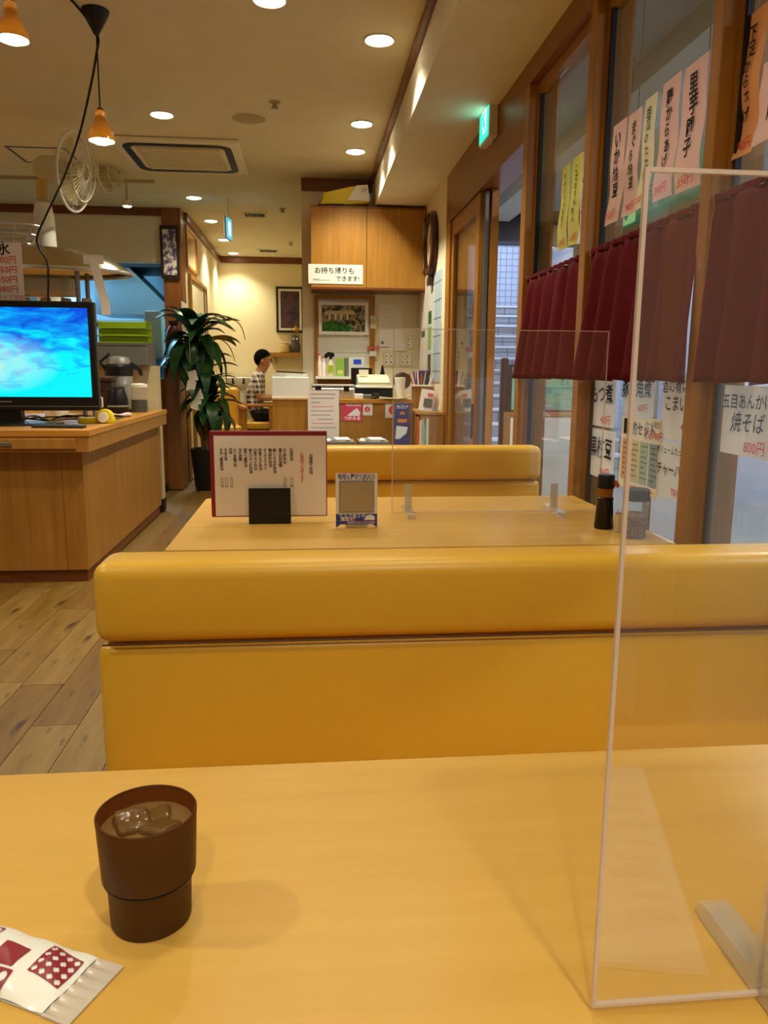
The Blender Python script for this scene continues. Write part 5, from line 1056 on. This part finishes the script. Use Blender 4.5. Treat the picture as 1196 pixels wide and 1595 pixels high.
for i in range(8):
    a = (i-3.5)*.02; MB().tube([(a, -.03, .0135), (a*1.6+.01, -.03, .10+.012*(i % 3))], .006, 6).obj('pen', ('orange_plastic', 'purple', 'white', 'red_plastic', 'lime', 'black', 'white', 'red_plastic')[i], ph_)
# back ledge with bottles
lg = thing('wall_ledge', 'narrow pale ledge on the wall behind the cash desk', 'shelf', (0, 0, 0)); bx('board', 'white', lg, .06, .6, 6.5, 6.759, 1.075, 1.097); bx('support', 'panel_wood', lg, .08, .58, 6.7, 6.759, .9, 1.0745)
LZ = 1.0975
sy = thing('spray_bottle', 'spray bottle with a black trigger head on the ledge', 'bottle', (.187, 6.58, LZ)); MB().lathe([(.03, 0), (.034, .01), (.034, .09), (.014, .125), (.012, .14)], n=20).obj('bottle', 'cream_plastic', sy, smooth=True); MB().prism([(-.055, .175), (-.02, .2), (.03, .19), (.03, .16), (.012, .155), (.012, .1405), (-.012, .1405), (-.012, .165), (-.03, .15), (-.045, .145)], -.014, .014).obj('trigger', 'black', sy)
bx('label', 'lime', sy, -.02, .02, -.0355, -.0345, .03, .09)
for i, (x, h) in enumerate([(.095, .17), (.13, .15)]):
    wbt = thing('pump_bottle', ['taller pale pump bottle at the left end of the ledge', 'pale pump bottle beside the spray bottle'][i], 'bottle', (x, 6.58, LZ), 0, 'pump bottles on the ledge'); MB().lathe([(.015, 0), (.0165, .006), (.0165, h*.7), (.006, h*.8), (.006, h)], n=16).obj('bottle', 'pinkish_paper', wbt, smooth=True); bx('nozzle', 'red_plastic', wbt, -.018, .006, -.005, .005, h+.0005, h+.012)
gbx = thing('green_carton', 'small light green carton on the ledge', 'carton', (.265, 6.58, LZ)); mat('carton_green', '8db84c', .5); bx('carton', 'carton_green', gbx, -.035, .035, -.04, .04, 0, .135, bevel=.002); bx('label', 'yellow_paper', gbx, -.022, .022, -.0415, -.0402, .02, .05); bx('lid_line', 'lime', gbx, -.0355, .0355, -.0405, .0405, .1355, .145)
wcx = thing('white_carton', 'white carton with a blue label on the ledge', 'carton', (.405, 6.58, LZ)); mat('label_blue', '2c46c8', .5); bx('carton', 'ad_white', wcx, -.07, .06, -.05, .05, 0, .155, bevel=.002); bx('blue_label', 'label_blue', wcx, -.03, .035, -.0515, -.0502, .10, .14); bx('grey_side', 'grey', wcx, -.1, -.0705, -.05, .05, 0, .15)
# framed opening with painting, blind
wf = thing('framed_noticeboard', 'wood framed recess with a white blind behind the cash desk', 'frame', (0, 6.7585, 0)); a = on_y(489, 460, 6.75); c = on_y(583, 590, 6.75)
bx('back', 'white', wf, a.x+.03, c.x-.03, -.012, 0, 1.0975, a.z-.03)
bx('frame_side', 'post_wood', wf, a.x, a.x+.0295, -.03, 0, 1.0975, a.z); bx('frame_side', 'post_wood', wf, c.x-.045, c.x, -.03, 0, 1.0975, a.z); bx('frame_top', 'post_wood', wf, a.x+.03, c.x-.0455, -.03, 0, a.z-.03, a.z)
for i in range(9): bx('blind_slat', 'white', wf, a.x+.05, c.x-.07, -.02, -.0125, 1.30+i*.017, 1.314+i*.017)
def picture(label, m, x0, y0, x1, y1, Y, fm, fw_=.02, matm='paper', mw=.0):
    a = on_y(x0, y0, Y); c = on_y(x1, y1, Y); t = thing('framed_picture', label, 'picture', (a.x, Y, c.z)); w, h = c.x-a.x, a.z-c.z
    MB().box(0, fw_, -.02, 0, 0, h).box(w-fw_, w, -.02, 0, 0, h).box(fw_+.0002, w-fw_-.0002, -.02, 0, 0, fw_).box(fw_+.0002, w-fw_-.0002, -.02, 0, h-fw_, h).obj('frame', fm, t)
    bx('mount', matm, t, fw_+.0005, w-fw_-.0005, -.008, -.004, fw_+.0005, h-fw_-.0005); bx('painting', m, t, fw_+mw, w-fw_-mw, -.0125, -.0085, fw_+mw, h-fw_-mw); return t, w, h
def painting(name, stops, scale, zlo=None, low=None, stretch=(1, 1, 1)):
    m, nt, b = _base(name); tc = nt.nodes.new('ShaderNodeTexCoord'); mp = nt.nodes.new('ShaderNodeMapping'); mp.inputs['Scale'].default_value = stretch
    n = nt.nodes.new('ShaderNodeTexNoise'); n.inputs['Scale'].default_value = scale; n.inputs['Detail'].default_value = 5; nt.links.new(tc.outputs['Object'], mp.inputs[0]); nt.links.new(mp.outputs[0], n.inputs['Vector'])
    r = nt.nodes.new('ShaderNodeValToRGB'); r.color_ramp.elements[0].position = stops[0][0]; r.color_ramp.elements[0].color = (*lin(stops[0][1]), 1); r.color_ramp.elements[1].position = stops[-1][0]; r.color_ramp.elements[1].color = (*lin(stops[-1][1]), 1)
    for p_, c_ in stops[1:-1]: e = r.color_ramp.elements.new(p_); e.color = (*lin(c_), 1)
    nt.links.new(n.outputs['Fac'], r.inputs[0]); b.inputs['Roughness'].default_value = .35; out = r.outputs[0]
    nt.links.new(out, b.inputs['Base Color']); return m
painting('garden_paint', [(.34, '1a2420'), (.46, '56503a'), (.54, 'b0a078'), (.66, '4a4030')], 22); painting('lawn_paint', [(.35, '0e3a10'), (.6, '2f7a1e')], 30); painting('dusk_paint', [(.3, '1c1a34'), (.45, '3a3048'), (.55, '5a3a38'), (.7, '2a3058')], 7)
t, w, h = picture('white framed painting of a house and green lawn behind the cash desk', 'garden_paint', 496, 470, 573, 522, 6.73, 'white', .026)
MB().prism([(.03, .028), (w*.62, .028), (w*.70, h*.22), (w*.5, h*.36), (w*.25, h*.42), (.03, h*.36)], -.0135, -.0127).obj('painted_lawn', 'lawn_paint', t)
for i in range(4): bx('painted_column', 'cream', t, w*(.2+.12*i), w*(.24+.12*i), -.0134, -.0127, h*.45, h*.62)
MB().prism([(w*.08, h*.62), (w*.75, h*.62), (w*.7, h*.75), (w*.15, h*.72)], -.0134, -.0127).obj('painted_roof', 'beige', t)
t, w, h = picture('dark dusk painting in a pale frame on the end wall', 'dusk_paint', 433, 450, 470, 515, 11.295, 'white', .03)
MB().box(-.03, -.0005, -.03, 0, -.03, h+.03).box(w+.0005, w+.03, -.03, 0, -.03, h+.03).box(0, w, -.03, 0, h+.0005, h+.03).box(0, w, -.03, 0, -.03, -.0005).obj('outer_frame', 'frame_dark', t)
# small wall things
rt = thing('round_timer', 'round beige wall timer beside the wooden frame', 'timer', on_y(581, 502, 6.725)); rt.location.y = 6.726; bx('case', 'cream_plastic', rt, -.028, .028, -.012, 0, -.055, .055, bevel=.006); MB().lathe([(.024, 0), (.022, .008)], n=20).obj('dial', 'beige', rt, rot=(R(90), 0, 0), loc=(0, -.0125, 0), smooth=True)
t, w, h = card('wall_sheet', 'pale printed sheet on the wall under the cabinet', 'notice', 'paper', 590, 474, 626, 545, 6.756)
for i in range(9): bx('print_line', 'ad_white', t, w*.12, w*(.6+.03*(i % 4)), -.0006, -.0001, h*(.9-.09*i)-.003, h*(.9-.09*i))
t, w, h = card('small_sheet', 'small white sheet pinned beside the switches', 'notice', 'white', 617, 535, 634, 545, 6.755)
bx('curled_edge', 'white', t, 0, w, -.006, -.0005, -.008, 0)
for i, (x0, y0, x1, y1, n_, lb) in enumerate([(632, 522, 643, 544, 2, 'narrow switch plate at the upper right of the wall'), (597, 548, 616, 571, 4, 'four-gang switch plate, the left one'), (622, 548, 642, 571, 4, 'four-gang switch plate, the right one')]):
    a = on_y(x0, y0, 6.755); c = on_y(x1, y1, 6.755); t = thing('switch_plate', lb, 'light switch', (a.x, 6.7575, c.z), 0, 'light switches behind the cash desk'); w, h = c.x-a.x, a.z-c.z; bx('plate', 'cream_plastic', t, 0, w, -.008, 0, 0, h, bevel=.003)
    for k in range(n_): u = (.3, .7)[k % 2] if n_ == 4 else .5; v = (.3, .7)[k // 2] if n_ == 4 else (.3, .7)[k]; bx('rocker', 'white', t, w*u-.016, w*u+.016, -.012, -.0085, h*v-.022, h*v+.022, bevel=.002); bx('lamp_dot', 'dark_grey', t, w*u-.012, w*u-.002, -.0128, -.0122, h*v-.006, h*v+.006)
a = on_y(590, 527, 6.75); c = on_y(608, 540, 6.75); t = thing('thermostat', 'white thermostat box on the wall', 'thermostat', (a.x, 6.7585, c.z)); bx('case', 'white_plastic', t, 0, c.x-a.x, -.02, 0, 0, a.z-c.z, bevel=.004); bx('dial', 'grey', t, .02, .04, -.023, -.0205, .02, .045)
a = on_y(572, 540, 6.72); t = thing('pink_ribbon', 'small pink paper ornament on the wooden frame', 'ornament', (a.x, 6.722, a.z-.03)); mat('pink_bow', 'd86a62', .7); MB().prism([(0, .04), (.05, .02), (.1, .045), (.1, 0), (.05, .015), (0, -.005)], -.004, -.0005).obj('bow', 'pink_bow', t); bx('tail', 'paper', t, .02, .08, -.004, -.0005, -.05, -.006)
# wall cabinet
wcb = thing('wall_cabinet', 'two-door wooden wall cabinet above the cash desk', 'cabinet', (0, 6.4, 0)); bx('carcass', 'panel_wood', wcb, .03, .945, .021, .359, 1.80, 2.405)
bx('door', 'panel_wood', wcb, .03, .470, 0, .02, 1.80, 2.405, bevel=.002); bx('door', 'panel_wood', wcb, .474, .945, 0, .02, 1.80, 2.405, bevel=.002); bx('underside', 'trim_wood', wcb, .03, .945, .0, .359, 1.785, 1.7995); bx('top_edge', 'dark_panel', wcb, .03, .945, .0, .359, 2.4055, 2.42)
t, w, h = card('takeaway_sign', 'white sign about takeaway on the wall cabinet door', 'sign', 'white', 480, 411, 565, 443, 6.396); t.location.y = 6.395
text(t, 'お持ち帰りも', h*.36, (w*.48, -.001, h*.66), 'ink', bold=.012); text(t, 'できます!', h*.3, (w*.72, -.001, h*.26), 'ink', bold=.012); bx('small_print', 'grey_ink', t, w*.08, w*.4, -.0006, -.0001, h*.17, h*.19); bx('small_print', 'grey_ink', t, w*.08, w*.2, -.0006, -.0001, h*.22, h*.24)
yb = thing('yellow_package', 'yellow and white package lying on the wall cabinet', 'package', (.29, 6.5, 2.4225)); mat('pack_yellow', 'e2c81c', .45)
MB().prism([(-.18, 0), (.21, .03), (.19, .165), (.05, .15), (-.16, .10)], -.07, .08).obj('wrapping', 'pack_yellow', yb, bevel=.008); MB().prism([(.03, .045), (.2095, .045), (.19, .1655), (.10, .158)], -.076, -.0705).obj('white_panel', 'white', yb); bx('bottom_bag', 'beige', yb, -.19, .21, -.06, .08, -.002, .0); text(yb, '17', .04, (.16, -.078, .12), 'ink'); MB().tube([(-.2, -.05, .01), (-.12, -.09, .006), (0, -.09, .008)], .006, 6).obj('strap', 'black', yb)
# clock and posters on the narrow side wall
ck = thing('wall_clock', 'dark round wooden clock on the narrow side wall', 'clock', (XW-.001, 6.02, on_x(668, 388, XW).z), -90)
MB().lathe([(.235, 0), (.24, .02), (.22, .045), (.19, .05), (.185, .03), (.185, 0)], n=44, cap0=False, cap1=False).obj('rim', 'clock_wood', ck, rot=(R(90), 0, 0), smooth=True); MB().lathe([(.186, .001), (.186, .02), (.001, .0201)], n=44, cap1=False).obj('dial', 'cream', ck, rot=(R(90), 0, 0), smooth=True)
bx('hour_hand', 'black', ck, -.006, .006, -.025, -.0215, 0, .1); bx('minute_hand', 'black', ck, -.004, .12, -.029, -.0255, -.004, .004); bx('drop_case', 'clock_wood', ck, -.05, .05, -.04, -.0005, -.30, -.236, bevel=.006)
t = thing('framed_board', 'narrow dark framed board behind the round clock', 'board', (XW-.001, 6.70, 1.92), -90); bx('frame', 'clock_wood', t, 0, .34, -.02, 0, 0, .42); bx('face', 'cream', t, .025, .315, -.022, -.0202, .025, .395)
mat('pale_blue', 'b8c8d8', .6); mat('calendar_line', '5c7894', .6)
for i, (y1, y0, z0, z1, m_, lb) in enumerate([(6.62, 6.30, 1.06, 1.88, 'paper', 'pale poster on the side wall next to the register'), (6.27, 5.98, 1.10, 1.80, 'ad_white', 'poster with green photographs on the side wall'), (5.93, 5.60, 1.06, 1.86, 'pale_blue', 'pale blue wall calendar nearest the sliding door')]):
    t = thing('wall_poster', lb, 'poster', (XW-.001, y1, z0), -90, 'posters on the side wall'); w, h = y1-y0, z1-z0; bx('sheet', m_, t, 0, w, -.002, 0, 0, h)
    if i == 1:
        bx('photo', 'carton_green', t, w*.3, w*.8, -.0028, -.0021, h*.3, h*.55); bx('photo', 'leaf_b', t, w*.3, w*.8, -.0028, -.0021, h*.58, h*.72); bx('photo', 'dark_grey', t, w*.3, w*.8, -.0028, -.0021, h*.02, h*.25)
    if i == 2:
        for k in range(6): bx('grid_line', 'calendar_line', t, 0, w, -.0028, -.0021, h*(.1+.16*k), h*(.1+.16*k)+.008)
        for k in range(3): bx('grid_line', 'calendar_line', t, w*(.25+.25*k), w*(.25+.25*k)+.008, -.0034, -.0029, 0, h)
    if i == 0:
        for k in range(5): bx('print_block', 'grey_ink' if k == 2 else 'pinkish_paper', t, w*.2, w*.8, -.0028, -.0021, h*(.1+.17*k), h*(.1+.17*k)+.05)

# ================================================================== END OF THE PASSAGE: SHELF, BASIN, CHAIRS, MAN
sh = thing('wall_shelf', 'small wooden shelf on the end wall under the painting', 'shelf', (0, 11.3, 0)); a = on_y(419, 549, 11.2); c = on_y(467, 556, 11.2); bx('board', 'panel_wood', sh, a.x, c.x-.0, -.16, -.001, c.z, a.z); bx('bracket', 'panel_wood', sh, a.x+.08, a.x+.1, -.12, -.001, c.z-.1, c.z-.0005)
ow = thing('owl_figure', 'dark mottled owl figurine on the wall shelf', 'figurine', (on_y(460, 549, 11.22).x, 11.22, a.z+.0005)); mat('owl', '4a4038', .6, var=.5, vscale=40)
MB().lathe([(.05, 0), (.07, .03), (.075, .1), (.055, .15), (.06, .19), (.05, .23), (.02, .25)], n=20).obj('body', 'owl', ow, smooth=True)
for s_ in (-1, 1): MB().sphere((s_*.025, -.055, .19), .014, 6).obj('eye', 'white', ow); MB().prism([(s_*.045-.01, .225), (s_*.045+.01, .225), (s_*.05, .27)], -.01, .01).obj('ear_tuft', 'owl', ow)
bk = thing('straw_basket', 'small straw coloured box on the wall shelf beside the owl', 'basket', (on_y(444, 549, 11.22).x, 11.22, a.z+.0005)); mat('straw', 'b89a58', .8, bump=.4, bscale=120); MB().lathe([(.06, 0), (.072, .01), (.068, .1), (.05, .12)], n=16).obj('body', 'straw', bk, smooth=True); MB().lathe([(.052, .1205), (.055, .13), (.02, .14)], n=16).obj('lid', 'straw', bk, smooth=True)
go = thing('gold_ornament', 'small golden ornament hung under the painting', 'ornament', on_y(461, 514, 11.28)); go.location.y = 11.21; mat('gold', 'b08a3a', .35, metal=.6); MB().lathe([(.03, -.03), (.05, 0), (.03, .03), (.01, .05)], n=14).obj('body', 'gold', go, smooth=True); MB().tube([(0, 0, .051), (0, 0, .09)], .004, 6).obj('hook', 'gold', go)
ba = thing('wash_basin', 'white rounded basin with two dark taps at the end wall', 'basin', (on_y(372, 600, 11.0).x, 11.08, 0)); zb = on_y(364, 600, 11.0).z
MB().lathe([(.1, zb-.06-0), (.17, zb), (.19, zb+.1), (.18, zb+.11), (.15, zb+.03), (.05, zb+.01)], n=28, sx=1.0, sy=.9).obj('bowl', 'white', ba, smooth=True); MB().lathe([(.07, 0), (.06, .5), (.1, zb-.061)], n=20).obj('pedestal', 'white', ba, smooth=True)
for s_ in (-.07, .07): MB().lathe([(.02, zb+.02), (.018, zb+.09), (.026, zb+.1)], (s_, -.14, 0), 12).obj('tap', 'dark_grey', ba, smooth=True)
PY = 10.2
def armchair(label, x, y, rz):
    t = thing('yellow_armchair', label, 'chair', (x, y, 0), rz, 'yellow chairs in the passage')
    q = bx('seat', 'vinyl', t, -.24, .26, -.25, .25, .40, .50, bevel=.03, seg=4); q = bx('backrest', 'vinyl', t, -.32, -.20, -.25, .25, .42, .93, bevel=.035, seg=4)
    for s_ in (-1, 1):
        bx('arm', 'chair_wood', t, -.26, .28, s_*.285-.03, s_*.285+.03, .69, .73, bevel=.01)
        bx('leg', 'chair_wood', t, .2, .25, s_*.285-.022, s_*.285+.022, 0, .6895, bevel=.005); bx('leg', 'chair_wood', t, -.30, -.25, s_*.285-.022, s_*.285+.022, 0, .6895, bevel=.005); bx('stretcher', 'chair_wood', t, -.249, .199, s_*.285-.012, s_*.285+.012, .3, .34)
    bx('front_rail', 'vinyl_dark', t, -.23, .25, -.24, .24, .33, .3995)
hx = on_y(394, 640, PY).x
armchair('yellow armchair with the seated man', hx+.02, PY, 0); armchair('empty yellow armchair behind the plant', on_y(352, 640, 9.7).x-.05, 9.38, -80)
# ---- seated man
pn = thing('person', 'man in a checked short-sleeved shirt seated facing right beyond the cash desk', 'person', (hx+.0, PY, 0))
J = {}; E_ = []; RD = []
def jt(k, p, r, parent=None):
    J[k] = len(RD); RD.append((p, r))
    if parent: E_.append((J[parent], J[k]))
jt('pel', (0, 0, .60), .15); jt('sp', (.02, 0, .78), .145, 'pel'); jt('ch', (.06, 0, .98), .15, 'sp'); jt('nb', (.10, 0, 1.11), .075, 'ch'); jt('nk', (.12, 0, 1.16), .068, 'nb'); jt('jaw', (.155, 0, 1.21), .075, 'nk'); jt('face', (.155, 0, 1.28), .095, 'jaw'); jt('crown', (.14, 0, 1.345), .075, 'face')
for s_ in (-1, 1):
    k = 'l' if s_ < 0 else 'r'
    jt(k+'hip', (.06, s_*.1, .58), .095, 'pel'); jt(k+'kn', (.43, s_*.12, .57), .07, k+'hip'); jt(k+'sh', (.42, s_*.12, .32), .055, k+'kn'); jt(k+'an', (.40, s_*.12, .09), .04, k+'sh'); jt(k+'to', (.54, s_*.13, .04), .035, k+'an')
    jt(k+'so', (.07, s_*.17, 1.05), .07, 'ch'); jt(k+'ua', (.08, s_*.215, .93), .055, k+'so'); jt(k+'el', (.10, s_*.23, .80), .045, k+'ua'); jt(k+'fa', (.24, s_*.19, .80), .038, k+'el'); jt(k+'wr', (.36, s_*.14, .82), .028, k+'fa'); jt(k+'pa', (.42, s_*.12, .82), .032, k+'wr')
    for f_, (dy, L_) in enumerate(((-.03, .06), (-.012, .075), (.008, .08), (.026, .07))):
        jt(k+'f%d' % f_, (.45, s_*.12+dy, .818), .010, k+'pa'); jt(k+'g%d' % f_, (.45+L_*.6, s_*.12+dy*1.1, .805), .009, k+'f%d' % f_); jt(k+'h%d' % f_, (.45+L_*.9, s_*.12+dy*1.1, .785), .008, k+'g%d' % f_)
    jt(k+'th', (.42, s_*.12-s_*.045, .815), .011, k+'pa'); jt(k+'ti', (.46, s_*.12-s_*.06, .80), .009, k+'th')
me = bpy.data.meshes.new('body'); me.from_pydata([p for p, r in RD], E_, []); bo = bpy.data.objects.new('body', me); COL.objects.link(bo)
sk = bo.modifiers.new('skin', 'SKIN'); sk.use_smooth_shade = True
for i, (p, r) in enumerate(RD): me.skin_vertices[0].data[i].radius = (r, r)
me.skin_vertices[0].data[0].use_root = True
sd = bo.modifiers.new('sub', 'SUBSURF'); sd.levels = 2; sd.render_levels = 2
bpy.context.view_layer.update(); dg = bpy.context.evaluated_depsgraph_get(); me2 = bpy.data.meshes.new_from_object(bo.evaluated_get(dg)); bpy.data.objects.remove(bo)
bo = bpy.data.objects.new('body', me2); COL.objects.link(bo); bo.parent = pn
mat('skin', 'b07a58', .55); mat('trousers', '17161a', .8)
m, nt, b = _base('checked_shirt'); tc = nt.nodes.new('ShaderNodeTexCoord'); sx_ = nt.nodes.new('ShaderNodeSeparateXYZ'); nt.links.new(tc.outputs['Object'], sx_.inputs[0]); outs = []
for ax_, add in (('X', 'Y'), ('Z', None)):
    w_ = nt.nodes.new('ShaderNodeMath'); w_.operation = 'ADD'; nt.links.new(sx_.outputs[ax_], w_.inputs[0])
    if add: nt.links.new(sx_.outputs[add], w_.inputs[1])
    else: w_.inputs[1].default_value = 0
    s2 = nt.nodes.new('ShaderNodeMath'); s2.operation = 'MULTIPLY'; s2.inputs[1].default_value = 95; nt.links.new(w_.outputs[0], s2.inputs[0]); s3 = nt.nodes.new('ShaderNodeMath'); s3.operation = 'SINE'; nt.links.new(s2.outputs[0], s3.inputs[0])
    s4 = nt.nodes.new('ShaderNodeMath'); s4.operation = 'GREATER_THAN'; s4.inputs[1].default_value = .1; nt.links.new(s3.outputs[0], s4.inputs[0]); outs.append(s4)
sm = nt.nodes.new('ShaderNodeMath'); sm.operation = 'ADD'; nt.links.new(outs[0].outputs[0], sm.inputs[0]); nt.links.new(outs[1].outputs[0], sm.inputs[1]); dv = nt.nodes.new('ShaderNodeMath'); dv.operation = 'MULTIPLY'; dv.inputs[1].default_value = .5; nt.links.new(sm.outputs[0], dv.inputs[0])
rp = nt.nodes.new('ShaderNodeValToRGB'); rp.color_ramp.elements[0].color = (*lin('d8cfc4'), 1); rp.color_ramp.elements[1].color = (*lin('3a2c2a'), 1); nt.links.new(dv.outputs[0], rp.inputs[0]); nt.links.new(rp.outputs[0], b.inputs['Base Color']); b.inputs['Roughness'].default_value = .85
for q in ('checked_shirt', 'skin', 'trousers'): me2.materials.append(MATS[q])
for p in me2.polygons:
    c = p.center; p.use_smooth = True
    if c.z > 1.13: p.material_index = 1
    elif c.z < .66 and not (c.x < -.02 and c.z > .6) : p.material_index = 2
    elif c.x > .16 and c.z < .9 or (abs(c.y) > .17 and c.z < .86): p.material_index = 1
mat('hair', '0d0b0b', .95, spec=.05)
mb = MB(); mb.grid(lambda u, v: (.135+.112*math.cos(R(-20-(v**.8)*155+0))*0-.112*math.sin(R(v*215-70))*math.sin(R(u*180))*1.0*(1 if True else 0), .105*math.cos(R(u*180)), 1.30+.118*math.cos(R(v*215-70))*math.sin(R(u*180))+.0), 14, 14, th=-.006); hr = mb.obj('hair', 'hair', pn, smooth=True)
for s_ in (-1, 1): MB().sphere((.14, s_*.098, 1.265), .026, 6, sx=.7, sy=.35).obj('ear', 'skin', pn, smooth=True); MB().sphere((.245, s_*.035, 1.285), .010, 5).obj('eye', 'black', pn)
MB().prism([(.235, 1.245), (.275, 1.245), (.25, 1.29), (.235, 1.295)], -.014, .014).obj('nose', 'skin', pn, bevel=.006); MB().box(.225, .243, -.025, .025, 1.212, 1.219).obj('mouth', 'pink_bow', pn)
